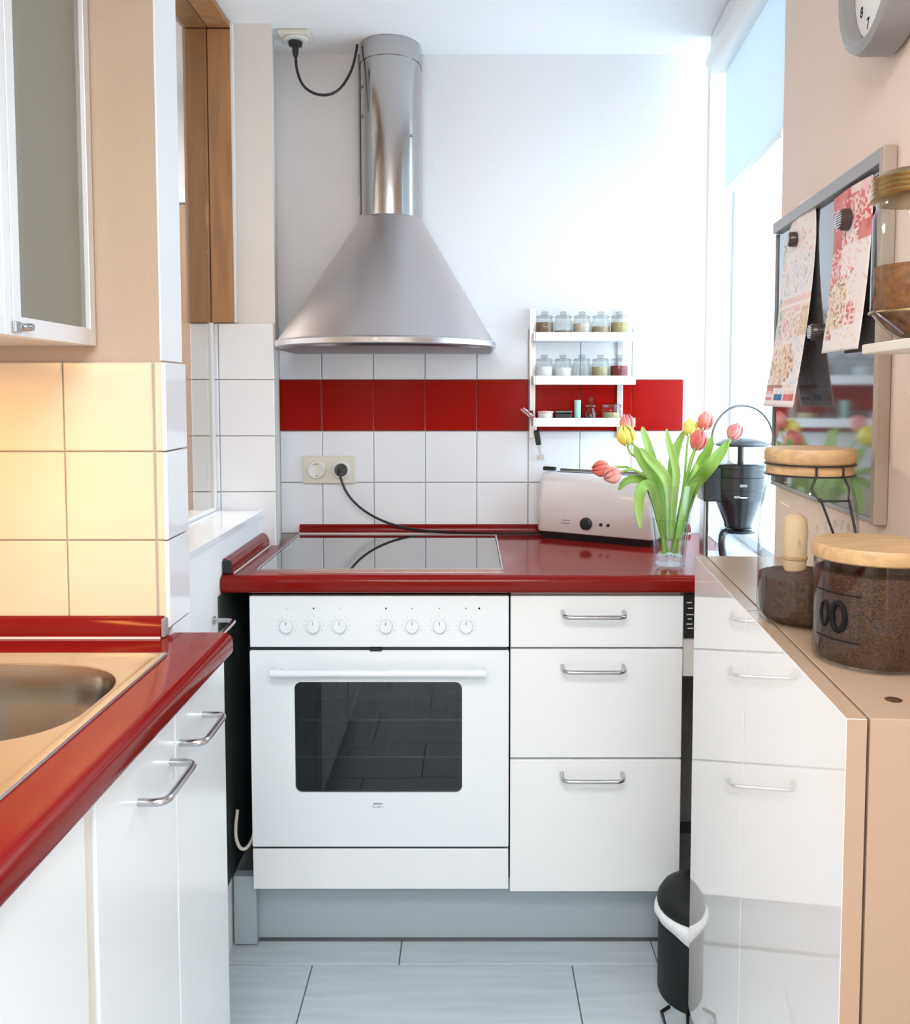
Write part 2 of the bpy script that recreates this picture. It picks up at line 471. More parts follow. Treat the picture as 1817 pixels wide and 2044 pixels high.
area_light('window_portal', (XR + .17 + 2.2 * math.sin(TH), 2.2, 1.6), (0, PI / 2, -TH), 1.3, .75, 1.0, (1, 1, 1), portal=True)

w3 = struct(RW('window_fill', MB().box(.084, .088, -2.05, -.30, .17, 2.15), 'window_glass', smooth=0))  # unseen window added behind the camera to let in cool fill light
for a_, b_, c_, d_ in ((-2.1, -2.05, .12, 2.2), (-.30, -.25, .12, 2.2), (-2.05, -.30, .12, .17), (-2.05, -.30, 2.15, 2.2), (-1.2, -1.15, .17, 2.15)):
    MB().box(.06, .11, a_, b_, c_, d_).build('window_frame', 'frame_white', w3, bevel=.003)
area_light('fill_window_portal', (XR + .14 - 1.1 * math.sin(TH), -1.1, 1.16), (0, PI / 2, -TH), 2.0, 1.80, 1.0, (1, 1, 1), portal=True)
bl = thing('roller_blind', 'white roller blind half lowered over the window', 'blind', (XR, 0, 0), -TH)
MB().lathe([(.0, 1.84), (.034, 1.841), (.036, 1.85), (.036, 2.445), (.034, 2.452), (.0, 2.453)], 24, (-.005, 0, 2.225), 'y').build('cassette', 'white_plastic', bl)
MB().box(-.03, .03, 1.845, 2.45, 2.255, 2.291).build('mounting_rail', 'frame_white', bl, bevel=.003)
MB().box(.0125, .0145, 1.86, 2.44, 1.870, 2.20).build('cloth', 'blind_cloth', bl)
MB().box(.006, .020, 1.855, 2.445, 1.852, 1.871).build('bottom_bar', 'aluminium', bl, bevel=.003)

# rear of the room, seen only in reflections
d1 = struct(MB().box(-.35, .55, -2.298, -2.25, 0, 2.0).build('door_1', 'wood_brown', bevel=.004))
MB().box(-.42, -.355, -2.299, -2.24, 0, 2.07).box(.555, .62, -2.299, -2.24, 0, 2.07).box(-.42, .62, -2.299, -2.24, 2.005, 2.07).build('door_frame', 'wood_dark', d1, bevel=.004)

# ------------------------------------------------------------------ lamps
def fill_panel(y, lab):  # unseen ceiling panels added to fill the room with light
    t = thing('ceiling_fill_panel', lab, 'lamp', (-.1, y, CEIL_Z))
    MB().box(-.48, .48, -.28, .28, -.04, 0).build('housing', 'lamp_white', t, bevel=.004)
    MB().box(-.45, .45, -.25, .25, -.046, -.0405).build('diffuser', 'fill_glow', t, bevel=.002)
fill_panel(.10, 'added flat white fill panel on the ceiling over the kitchen floor')
fill_panel(-1.3, 'added flat white fill panel on the ceiling near the brown door')
t = thing('under_cupboard_lamp', 'slim warm tube lamp under the wall cupboard above the sink', 'lamp', (-.80, 1.00, 1.398))
MB().box(-.03, .03, -.33, .33, -.016, 0).build('housing', 'lamp_white', t, bevel=.003)
MB().box(-.02, .02, -.31, .31, -.0195, -.0165).build('tube', 'lamp_glow_warm', t)
t = thing('adjoining_fill_lamp', 'white fill lamp added on the ceiling of the adjoining room', 'lamp', (-1.5, 2.4, 2.40))  # added to brighten the room beyond the inner window
MB().box(-.27, .27, -.27, .27, -.05, 0).build('housing', 'lamp_white', t, bevel=.004)

# ------------------------------------------------------------------ back run: worktop, hob, oven, drawers
YF = 1.947
def worktop_profile(y0, y1, z0, z1, r=.016, n=5):
    pts = [(y1, z1)]
    for i in range(n + 1):
        a = PI / 2 + PI / 2 * i / n
        pts.append((y0 + r + r * math.cos(a), z1 - r + r * math.sin(a)))
    for i in range(n + 1):
        a = PI + PI / 2 * i / n
        pts.append((y0 + r * .6 + r * .6 * math.cos(a), z0 + r * .6 + r * .6 * math.sin(a)))
    pts.append((y1, z0))
    return pts
t = thing('worktop', 'red laminate worktop holding the cooktop along the back wall', 'worktop', (0, 0, 0))
pr = worktop_profile(YF, D - .0105, ZC - .040, ZC)
xr_end = .665
def wt_end(y): return XR + KR * y - .004
rings = [[(-.5635 if y < DP - .02 else -.5635, y, z) for y, z in pr], [(wt_end(y), y, z) for y, z in pr]]
# the slab stops in front of the pier on its left side
slab = MB()
pf = worktop_profile(YF, DP - .0105, ZC - .040, ZC)
slab.loft([[(-.5635, y, z) for y, z in pf], [(-.5125, y, z) for y, z in pf]])
slab.loft([[(-.5125, y, z) for y, z in pr], [(wt_end(y), y, z) for y, z in pr]])
slab.build('slab', 'red_laminate', t)
def upstand(parent, p0, p1, back, h=.026, w=.016, capend=None, name='upstand'):
    # strip with a slanted rounded front from p0 to p1; 'back' = unit vector towards the wall
    bx, by = back
    prof = [(0, 0), (0, h * .45), (.3 * w, h * .8), (.7 * w, h), (w, h), (w, 0)]
    rr = [[(px + bx * (u - w), py + by * (u - w), ZC + v) for u, v in prof] for px, py in (p0, p1)]
    return MB().loft(rr).build(name, 'red_laminate', parent, smooth=50)
upstand(t, (-.500, D - .0085), (.655, D - .0085), (0, 1))
upstand(t, (-.5635, YF + .03), (-.5635, DP - .01), (-1, 0), h=.034, w=.020)
MB().box(-.5640, -.5435, YF + .020, YF + .0295, ZC + .0003, ZC + .033).build('end_cap', 'black_plastic', t, bevel=.003)
MB().box(-.541, -.5385, YF + .03, DP - .011, ZC, ZC + .003).build('sealing_strip', 'white_plastic', t)
MB().box(-.500, .655, D - .0285, D - .0255, ZC, ZC + .003).build('sealing_strip', 'white_plastic', t)

t = thing('cooktop', 'black glass induction cooktop set into the red worktop', 'cooktop', (0, 0, ZC))
MB().box(-.489, .076, 2.004, 2.484, .0003, .0055).build('glass_plate', 'black_glass', t, bevel=.002)
fr = MB()
fr.box(-.493, -.4895, 2.000, 2.488, .0002, .0062).box(.0765, .080, 2.000, 2.488, .0002, .0062).box(-.489, .076, 2.000, 2.0035, .0002, .0062).box(-.489, .076, 2.4845, 2.488, .0002, .0062)
fr.build('frame', 'aluminium', t)

YO = 1.967
t = thing('oven', 'white built-in oven with dark glass window under the cooktop', 'oven', (0, YO, 0))
ox0, ox1 = -.504, .0925
cav = MB()
cav.box(ox0 + .012, ox1 - .012, .49, .50, .262, .85).box(ox0 + .012, ox0 + .03, .02, .49, .262, .85).box(ox1 - .03, ox1 - .012, .02, .49, .262, .85)
cav.box(ox0 + .03, ox1 - .03, .02, .49, .262, .30).box(ox0 + .03, ox1 - .03, .02, .49, .70, .85)
cav.build('cavity', 'dark_cavity', t, smooth=0)
cp = MB().box(ox0, ox1, 0, .019, .7345, .8545).build('control_panel', 'white_enamel', t, bevel=.003)
kz = .785
for i, kx in enumerate((-.418, -.356, -.296, -.19, -.13, -.067, -.006)):
    kb = MB().lathe([(0, -.012), (.0135, -.0118), (.0148, -.010), (.0152, -.0002)], 24, (kx, 0, kz), 'y').build('knob', 'white_enamel', cp)
    MB().box(kx - .0008, kx + .0008, -.0125, -.0119, kz + .004, kz + .012).build('pointer', 'print_grey', kb)
    mk = MB()
    for a in range(-4, 5):
        an = PI / 2 + a * .52
        x_, z_ = kx + .0225 * math.cos(an), kz + .0225 * math.sin(an)
        mk.box(x_ - .0011, x_ + .0011, -.0003, .0002, z_ - .0011, z_ + .0011)
    mk.build('scale_print', 'print_light', cp, smooth=0)
for kx, big in ((-.418, .6), (-.356, 1), (-.296, .5), (-.19, 1), (-.13, .8), (-.067, .8), (-.006, .9), (.024, 1.2)):
    MB().box(kx - .0016 * big, kx + .0016 * big, -.0004, .0002, .8252 - .0018 * big, .8252 + .0018 * big).build('symbol', 'print_dark' if big >= 1 else 'print_grey', cp, smooth=0)
# door with a rounded opening
outer = rrect(ox0, ox1, .2625, .7275, .004)
inner = rrect(-.4025, -.0155, .3917, .6534, .016)
dr = MB()
n = len(outer)
R0 = [(x, 0, z) for x, z in outer]; R1 = [(x, 0, z) for x, z in inner]; R2 = [(x, .016, z) for x, z in inner]; R3 = [(x, .016, z) for x, z in outer]
dr.loft([R0, R1, R2, R3, R0], False, False)
od = dr.build('door', 'white_enamel', t, smooth=30)
MB().loft([[(x, .004, z) for x, z in inner], [(x, .008, z) for x, z in inner]]).build('door_glass', 'oven_glass', od, smooth=30)
hd = MB()
hd.tube([(-.452, -.030, .683), (.040, -.030, .683)], .0085, 12)
hd.box(-.446, -.430, -.028, .0, .676, .690).box(.018, .034, -.028, .0, .676, .690)
hd.build('handle', 'white_enamel', od, bevel=.002)
MB().box(-.228, -.200, -.003, .002, .7262, .7325).build('latch', 'black_plastic', od)
MB().box(-.2215, -.2015, -.0005, .0002, .3640, .3665).build('logo_bar', 'print_grey', od, smooth=0)
MB().box(-.2245, -.1985, -.0005, .0002, .3565, .3585).build('logo_bar', 'print_light', od, smooth=0)
MB().box(-.2235, -.2205, -.0005, .0002, .3590, .3625).build('logo_bar', 'print_light', od, smooth=0)
MB().box(-.2110, -.2075, -.0006, .0002, .3570, .3595).build('logo_bar', 'print_grey', od, smooth=0)
MB().box(ox0, ox1, 0, .018, .160, .2565).build('drawer_front', 'white_lacquer', t, bevel=.002)
MB().box(ox0 + .012, ox1 - .012, .02, .50, .165, .255).build('base_box', 'dark_cavity', t)
MB().box(ox0 + .004, ox1 - .004, .004, .020, .2565, .2625).build('gap_seal', 'black_plastic', t)
MB().box(ox0 + .004, ox1 - .004, .004, .020, .7275, .7345).build('gap_seal', 'black_plastic', t)
for zz in (.455, .545):
    rk = MB()
    x0, x1 = -.474 + .03, ox1 - .045
    rk.tube([(x0, .05, zz), (x1, .05, zz), (x1, .45, zz), (x0, .45, zz), (x0, .05, zz)], .0025, 6)
    for i in range(1, 10):
        xx = x0 + (x1 - x0) * i / 10
        rk.tube([(xx, .05, zz), (xx, .45, zz)], .0015, 5)
    rk.build('oven_rack', 'aluminium', t)

t = thing('drawer_cabinet', 'white three-drawer base cabinet to the right of the oven', 'cabinet', (0, YO, 0))
MB().box(.097, .491, .019, .54, .155, .862).build('carcass', 'white_lacquer', t, bevel=.001)
def bow_handle(parent, p0, p1, out, name='handle', r=.0048):
    p0 = Vector(p0); p1 = Vector(p1); o = Vector(out); d = (p1 - p0)
    a = p0 + o; b_ = p1 + o
    pts = [p0, p0 + o * .75, p0 + o * .97 + d * .06, a + d * .16, b_ - d * .16, p1 + o * .97 - d * .06, p1 + o * .75, p1]
    return MB().tube(pts, r, 10, smooth_path=1).build(name, 'chrome', parent, smooth=60)
for z0, z1, hz in ((.7345, .8545, .814), (.4745, .7300, .688), (.1540, .4700, .434)):
    f = MB().box(.0960, .4925, 0, .018, z0, z1).build('drawer', 'white_lacquer', t, bevel=.002)
    bow_handle(f, (.2155, 0, hz + .004), (.3555, 0, hz + .004), (0, -.032, -.006))

t = thing('plinth', 'pale grey plinth board under oven and drawers', 'plinth', (0, 2.03, 0))
MB().box(-.5635, .60, -.002, .016, .001, .1525).build('board', 'plinth_grey', t, bevel=.001)
MB().box(-.5635, .60, -.012, -.0025, .0005, .004).build('floor_seal', 'steel_dark', t)
MB().box(-.5595, -.5055, -.03, -.003, .0045, .172).build('end_piece', 'plinth_grey', t, bevel=.001)
t = thing('under_worktop_box', 'small white box with a black front strip between drawers and window wall', 'appliance', (.4965, YO + .008, 0))
MB().box(0, .135, .010, .30, .66, .858).build('housing', 'white_plastic', t, bevel=.003)
MB().box(.001, .134, .003, .0095, .752, .857).build('front_strip', 'black_satin', t, bevel=.001)
mk = MB()
for i, zz in enumerate((.835, .822, .807, .797, .785, .775)):
    mk.box(.006 + .003 * (i % 2), .018 + .002 * (i % 3), .0024, .0032, zz, zz + .0022)
mk.build('strip_print', 'white_plastic', t, smooth=0)
mat('gap_shade_dark', (.035, .045, .042), .6)
t = thing('gap_shade', 'dark grey-green boards added to darken the gap between oven and white wall', 'panel', (-.5645, 1.93, .173))  # added boards whose dark colour stands for the gap's shade
MB().box(.0, .004, .0, .60, .0, .688).build('gap_shade_side', 'gap_shade_dark', t)
MB().box(.0045, .053, .25, .258, .0, .688).build('gap_shade_back', 'gap_shade_dark', t)
# cable hanging in the gap left of the oven
tag(MB().tube([(-.550, 2.01, .33), (-.550, 1.985, .285), (-.540, 1.978, .255), (-.525, 1.98, .247), (-.512, 2.0, .262), (-.508, 2.03, .30)], .004, 8, smooth_path=2)
    .build('appliance_cable', 'cream_plastic'), 'cream cable looping down in the dark gap beside the oven', 'cable')
t = thing('towel_rail', 'small steel rail on the white wall behind the sink counter', 'rail', (-.565, 1.891, .818))
bow_handle(t, (.0, .0, 0), (.0, -.13, 0), (.050, 0, 0), 'bar', .0055)
MB().lathe([(.009, .0003), (.009, .004), (.006, .006)], 16, (0, 0, 0), 'x').build('rosette', 'chrome', t)

# ------------------------------------------------------------------ hood
hx = -.222
def u_out(w, d, st, z, n=24):
    # D shaped outline: back at y=0 going to the front (negative y)
    pts = [(w / 2, 0, z), (w / 2, -st, z)]
    for i in range(1, n):
        a = PI * i / n
        pts.append((w / 2 * math.cos(a), -st - (d - st) * math.sin(a), z))
    pts += [(-w / 2, -st, z), (-w / 2, 0, z)]
    return pts
t = thing('range_hood', 'cone-shaped brushed steel cooker hood with tall flue', 'hood', (hx, D - .009, 0))
cn = MB()
cn.loft([u_out(.578, .470, .20, 1.4565), u_out(.573, .463, .20, 1.4615), u_out(.180, .142, .04, 1.808), u_out(.174, .136, .04, 1.812)])
cn.build('canopy', 'steel_brushed', t, smooth=35)
rm = MB()
rm.loft([u_out(.575, .470, .20, 1.4375), u_out(.590, .482, .20, 1.440), u_out(.592, .484, .20, 1.452), u_out(.584, .476, .20, 1.4562)])
ro = rm.build('rim', 'aluminium', t, smooth=50)
MB().box(-.006, .006, -.4865, -.4825, 1.4425, 1.4505).build('switch', 'white_plastic', ro, bevel=.001)
MB().loft([u_out(.570, .462, .20, 1.4325), u_out(.574, .467, .20, 1.4372)]).build('grease_filter', 'steel_dark', t)
MB().loft([u_out(.170, .132, .04, 1.8125), u_out(.170, .132, .04, 2.240)]).build('flue', 'duct_steel', t, smooth=35)
MB().loft([u_out(.174, .135, .04, 2.2405), u_out(.174, .135, .04, CEIL_Z - .0015)]).build('flue_collar', 'duct_steel', t, smooth=35)
MB().box(-.090, -.0855, -.052, -.004, 1.83, 2.27).build('flue_seam', 'steel_dark', t)
for sx, sz in ((.062, 2.03), (-.076, 2.17), (-.076, 2.09)):
    yy = -.04 - .0925 * math.sqrt(max(0, 1 - (sx / .085) ** 2))
    MB().lathe([(.004, -.0025), (.004, .004)], 10, (sx, yy, sz), 'y').build('screw', 'steel_dark', t)
ox, oy = hx, D - .009
cd = MB().tube([(-.4735 - ox, 2.432 - oy, 2.242), (-.472 - ox, 2.434 - oy, 2.20), (-.455 - ox, 2.44 - oy, 2.155), (-.41 - ox, 2.45 - oy, 2.135), (-.36 - ox, 2.46 - oy, 2.15), (-.325 - ox, 2.47 - oy, 2.21),
                (-.3125 - ox, 2.475 - oy, 2.265), (-.3105 - ox, 2.477 - oy, 2.285)], .0038, 8, smooth_path=2).build('power_cord', 'black_plastic', t)
MB().lathe([(.0, 0), (.006, 0), (.0085, .010), (.0090, .024), (.0185, .028), (.0195, .037), (0, .0372)], 20, (-.4735 - ox, 2.432 - oy, 2.236)).build('plug', 'black_plastic', cd)
t = thing('ceiling_socket', 'beige power socket under the ceiling with the hood plug in it', 'socket', (-.4715, 2.430, CEIL_Z))
MB().box(-.042, .042, -.042, .042, -.012, -.0003).build('frame', 'cream_plastic', t, bevel=.004)
MB().lathe([(.034, -.0175), (.034, -.0123)], 24).build('insert', 'white_plastic', t, bevel=.001)

# ------------------------------------------------------------------ wall sockets
t = thing('double_socket', 'cream double power socket on the white tiles left of the toaster', 'socket', (-.412, D - .0085, 1.0919))
MB().box(-.078, .078, -.009, -.0003, -.041, .041).build('frame', 'cream_plastic', t, bevel=.003)
for sx in (-.0366, .0362):
    ins = MB().lathe([(.0, -.0035), (.0185, -.0035), (.020, -.0150), (.0245, -.0150), (.0265, -.0125), (.0265, -.0095)], 28, (sx, 0, 0), 'y').build('insert', 'white_plastic', t)
    if sx < 0:
        for hxx in (-.0095, .0095):
            MB().lathe([(.0028, -.0052), (.0028, -.0036)], 10, (sx + hxx, 0, 0), 'y').build('pin_hole', 'black_plastic', ins)
        for e0 in (.0155, -.019):
            MB().box(sx - .0025, sx + .0025, -.012, -.0036, e0, e0 + .0035).build('earth_clip', 'brass', ins)

# ------------------------------------------------------------------ toaster
ta = math.atan2(2.2973 - 2.4736, .4931 - .1927)
t = thing('toaster', 'long white toaster with black dial in front of the tiles', 'toaster', (.193, 2.474, ZC), ta)
TL = .352
def rr_ring(z, x0, x1, y0, y1, r):
    return [(x, y, z) for x, y in rrect(x0, x1, y0, y1, r, 5)]
tb = MB()
tb.loft([rr_ring(.020, .004, TL - .004, .003, .112, .014), rr_ring(.024, 0, TL, 0, .115, .016), rr_ring(.10, -.001, TL + .001, 0, .115, .020),
         rr_ring(.165, .002, TL - .002, .006, .109, .02), rr_ring(.183, .008, TL - .008, .016, .099, .02), rr_ring(.188, .018, TL - .018, .026, .089, .015)])
body = tb.build('body', 'toaster_white', t, smooth=60)
MB().loft([rr_ring(.0, .012, TL - .012, .010, .105, .012), rr_ring(.0196, .008, TL - .008, .006, .108, .012)]).build('base', 'black_plastic', t)
MB().box(.045, TL - .030, .040, .075, .1875, .1895).build('slot', 'black_plastic', t)
MB().loft([rr_ring(.182, .03, TL - .03, .094, .104, .004), rr_ring(.1935, .03, TL - .03, .096, .102, .003)]).build('bun_rest', 'steel_dark', t)
MB().box(-.004, .034, .050, .066, .1895, .201).build('lever', 'black_plastic', t, bevel=.003)
MB().lathe([(0, -.011), (.015, -.0108), (.017, -.008), (.0175, .0005)], 28, (.155, 0, .052), 'y').build('dial', 'black_plastic', t)
for bx in (.198, .219):
    MB().lathe([(0, -.003), (.0045, -.003), (.005, .0005)], 14, (bx, 0, .052), 'y').build('button', 'black_plastic', t)
MB().box(.081, .105, -.0005, .0002, .0555, .0580).build('logo_line', 'print_grey', t, smooth=0)
MB().box(.078, .106, -.0005, .0002, .0475, .0495).build('logo_line', 'print_grey', t, smooth=0)
Mi = Matrix.Rotation(-ta, 3, 'Z')
def tl(p):
    q = Mi @ (Vector(p) - Vector((.193, 2.474, ZC)))
    return tuple(q)
cpts = [(-.3758, 2.520, 1.0915), (-.372, 2.510, 1.070), (-.352, 2.512, 1.02), (-.300, 2.52, .968), (-.225, 2.525, .932), (-.130, 2.528, .913), (.0, 2.524, .9085), (.12, 2.515, .9085), (.24, 2.53, .9085), (.27, 2.54, .915), (.275, 2.535, .925)]
cd = MB().tube([tl(p) for p in cpts], .0037, 8, smooth_path=2).build('power_cord', 'black_plastic', t)
pl_ = MB().lathe([(.0, -.045), (.009, -.044), (.0125, -.030), (.0175, -.022), (.0180, -.004)], 22, (0, 0, 0), 'y').build('plug', 'black_plastic', cd)
pl_.location = tl((-.3758, D - .0085, 1.0919)); pl_.rotation_euler = (0, 0, -ta)

# ------------------------------------------------------------------ spice rack
RX0, RX1 = .177, .469
t = thing('spice_rack', 'white three-tier spice rack hung over the red tile band', 'rack', (0, 0, 0))
YB = D - .0095
for ux in (.178, .4345):
    MB().box(ux, ux + .017, YB - .008, YB - .0005, 1.185, 1.566).build('upright', 'aluminium', t, bevel=.001)
SHELF = (1.468, 1.345, 1.2255)
for sz in SHELF:
    MB().box(RX0 + .012, RX1 + .004, YB - .088, YB - .0085, sz - .003, sz).build('shelf', 'alu_frame', t, bevel=.001)
    MB().box(RX0 + .012, RX1 + .004, YB - .0915, YB - .0885, sz - .003, sz + .022).build('rail', 'white_lacquer', t, bevel=.001)
    MB().box(RX0 + .006, RX0 + .0115, YB - .0915, YB - .0085, sz - .003, sz + .022).build('side_bracket', 'alu_frame', t, bevel=.001)
def spice_jar(x, z, content, fill, lab, grp, r=.0264, h=.063, lidm='clear_glass'):
    j = thing('spice_jar', lab, 'jar', (x, YB - .052, z + .0006), 0, grp)
    MB().lathe([(r * .80, 0), (r * .95, .002), (r, .008), (r, h * .72), (r * .93, h * .86), (r * .80, h * .93), (r * .80, h)], 20, cap=False).build('glass_body', 'clear_glass', j, smooth=60)
    MB().lathe([(0, .0015), (r * .9, .0018), (r * .93, .008), (r * .93, h * fill), (0, h * fill + .001)], 18).build('contents', content, j)
    lo = MB().lathe([(r * .84, h + .0005), (r * .92, h + .001), (r * .92, h + .005), (r * .75, h + .008)], 20).build('lid', lidm, j)
    MB().lathe([(r * .26, h + .008), (r * .36, h + .013), (r * .40, h + .016), (r * .3, h + .019), (0, h + .0195)], 14).build('knob', lidm, lo)
    return j
thin_glass('lid_glass', (.80, .82, .83), ior=1.6)
tops = [('spice_brown', .80, 'leftmost glass jar of brown spice on the top rack tier'), ('spice_brown', .42, 'second glass jar on the top rack tier, dark spice nearly used up'),
        ('spice_pale', .75, 'middle glass jar on the top rack tier, full of pinkish powder'), ('spice_tan', .62, 'fourth glass jar on the top rack tier with tan spice'),
        ('spice_olive', .8, 'rightmost glass jar of olive herbs on the top rack tier')]
mids = [('spice_salt', .75, 'leftmost glass jar of white salt on the middle rack tier'), ('spice_salt', .7, 'second glass jar of white powder on the middle rack tier'),
        ('spice_pale', .3, 'middle nearly empty glass jar on the middle rack tier'), ('spice_green', .75, 'fourth glass jar with green and tan spice on the middle rack tier'),
        ('spice_red', .8, 'rightmost glass jar of dark red spice on the middle rack tier')]
for row, sz in ((tops, SHELF[0]), (mids, SHELF[1])):
    for i, (cm, fi, lb) in enumerate(row):
        spice_jar(.2168 + i * .0538, sz, cm, fi, lb, 'spice jars on the rack', lidm='lid_glass')
zb = SHELF[2] + .0006
t = thing('small_pot', 'small white pot on the bottom tier of the spice rack', 'pot', (.222, YB - .05, zb))
MB().lathe([(.0, 0), (.018, 0), (.022, .008), (.022, .034), (0, .034)], 20).build('body', 'white_plastic', t)
MB().lathe([(.0, .0345), (.0235, .0345), (.0235, .040), (0, .0415)], 20).build('lid', 'paper_pink', t)
t = thing('spice_tin', 'flat black tin on the bottom tier of the spice rack', 'tin', (.272, YB - .05, zb))
MB().box(-.024, .024, -.02, .02, 0, .034).build('body', 'black_satin', t, bevel=.004)
MB().box(-.0245, .0245, -.0205, .0205, .0345, .042).build('lid', 'steel_dark', t, bevel=.003)
t = thing('spice_tube', 'slim mint green tube standing on the bottom rack tier', 'tube', (.313, YB - .055, zb))
MB().lathe([(0, 0), (.0095, 0), (.0095, .060), (0, .060)], 18).build('body', 'mint', t)
MB().lathe([(0, .0603), (.0098, .0603), (.0098, .071), (.008, .072), (0, .072)], 18).build('cap', 'mint', t)
t = thing('spice_bottle', 'little ornate stoppered glass bottle on the bottom rack tier', 'bottle', (.352, YB - .05, zb))
MB().lathe([(.017, 0), (.019, .004), (.019, .034), (.014, .042), (.012, .048), (.017, .052)], 16, cap=False).build('glass_body', 'lid_glass', t)
MB().lathe([(0, .001), (.016, .0015), (.016, .024), (0, .024)], 14).build('contents', 'spice_black', t)
MB().lathe([(.018, .0525), (.018, .057), (.010, .062), (.006, .068), (.008, .074), (.004, .081), (0, .082)], 14).build('stopper', 'lid_glass', t)
t = thing('herb_jar', 'wide glass jar with green herbs at the right end of the bottom tier', 'jar', (.411, YB - .05, zb))
MB().lathe([(.024, 0), (.027, .004), (.027, .044), (.024, .050)], 20, cap=False).build('glass_body', 'clear_glass', t)
MB().lathe([(0, .001), (.025, .0015), (.025, .036), (0, .036)], 18).build('contents', 'spice_green', t)
MB().lathe([(0, .0505), (.028, .0505), (.028, .058), (.02, .062), (0, .062)], 20).build('lid', 'lid_glass', t)
for i, (dx, dz) in enumerate(((0, 0), (.007, .003), (.013, -.001))):
    tag(MB().tube([(.200 + dx, YB - .045, 1.229), (.150 + dx, YB - .050 - .004 * i, 1.272 + dz)], .0026, 8).build('drinking_straw', 'straw_red'),
        ('lowest', 'middle', 'rightmost')[i] + ' of three red and white striped straws leaning out of the bottom rack tier', 'straw', 'striped straws on the rack')
tag(MB().tube([(.190, YB - .040, 1.2262), (.180, YB - .045, 1.268)], .0045, 8).build('spatula_handle', 'black_plastic'), 'short black utensil handle upright at the left end of the bottom rack tier', 'utensil')
t = thing('utensil', 'black-handled steel utensil hanging under the left end of the rack', 'utensil', (.196, YB - .02, 1.2215))
MB().tube([(0, 0, -.0005), (-.002, 0, -.012)], .002, 6).build('hook', 'chrome', t)
MB().box(-.008, .008, -.006, .006, -.056, -.012).build('handle', 'black_plastic', t, bevel=.003)
MB().box(-.003, .003, -.001, .001, -.085, -.0565).build('shank', 'chrome', t)
MB().box(-.011, .011, -.001, .001, -.098, -.0855).build('blade', 'chrome', t, bevel=.0008)
for o_ in list(t.children):
    o_.rotation_euler = (0, math.radians(-9), 0)

# ------------------------------------------------------------------ tulips in a vase
VX, VY = .4875, 2.085
t = thing('glass_vase', 'clear glass vase full of tulips at the worktop front', 'vase', (VX, VY, ZC + .0004))
MB().lathe([(0, 0), (.034, 0), (.036, .004), (.036, .014), (.037, .018), (.043, .075), (.051, .135), (.063, .195)], 36, cap=False).build('outer_wall', 'clear_glass', t, smooth=60)
MB().lathe([(0, .019), (.032, .020), (.039, .075), (.047, .135), (.0605, .195)], 36, cap=False).build('inner_wall', 'clear_glass', t, smooth=60)
MB().lathe([(0, .024), (.0315, .0245), (.038, .075), (.0425, .110), (0, .110)], 30).build('water', 'green_water', t)
def petal_mesh(mb, base, axis, side, up2, L, Wd, open_, ang):
    rows_, cols = 7, 5
    vs = []
    for i in range(rows_ + 1):
        u = i / rows_
        rad = Wd * .55 * (math.sin(PI * min(u * .82 + .12, 1.0)) ** .8) * (1.0 + open_ * u)
        wdt = Wd * .95 * (math.sin(PI * (u * .88 + .07)) ** .75)
        for j in range(cols + 1):
            v = (j / cols - .5)
            a = ang + v * 1.45 * wdt / Wd
            rr = rad * (1 - .10 * abs(v) * 2)
            p = base + axis * (L * u) + (side * math.cos(a) + up2 * math.sin(a)) * max(rr, .0008)
            vs.append(tuple(p))
    fs = []
    for i in range(rows_):
        for j in range(cols):
            a = i * (cols + 1) + j
            fs.append((a, a + 1, a + cols + 2, a + cols + 1))
    mb.add(vs, fs)
def leaf_mesh(pts, wmax, normal_hint=(0, -1, .2)):
    pts = [Vector(p) for p in pts]
    for _ in range(2):
        q = [pts[0]]
        for a, b in zip(pts, pts[1:]): q += [a * .75 + b * .25, a * .25 + b * .75]
        q.append(pts[-1]); pts = q
    N = len(pts); nh = Vector(normal_hint)
    vs = []; fs = []
    for i, p in enumerate(pts):
        u = i / (N - 1)
        tt = (pts[min(i + 1, N - 1)] - pts[max(i - 1, 0)]).normalized()
        sd = tt.cross(nh).normalized(); nn = sd.cross(tt).normalized()
        w = wmax * (.30 + .70 * math.sin(PI * min(u * 1.15, 1)) if u < .5 else math.sin(PI * min(.5 + (u - .5) * .98, 1)) ** .85)
        vs += [tuple(p - sd * w + nn * w * .45), tuple(p - sd * w * .5 + nn * w * .12), tuple(p), tuple(p + sd * w * .5 + nn * w * .12), tuple(p + sd * w + nn * w * .45)]
    for i in range(N - 1):
        for j in range(4):
            a = i * 5 + j
            fs.append((a, a + 1, a + 6, a + 5))
    m = MB(); m.add(vs, fs)
    return m
def solid(o, th=.0009):
    s = o.modifiers.new('thickness', 'SOLIDIFY'); s.thickness = th; s.offset = 0
    return o
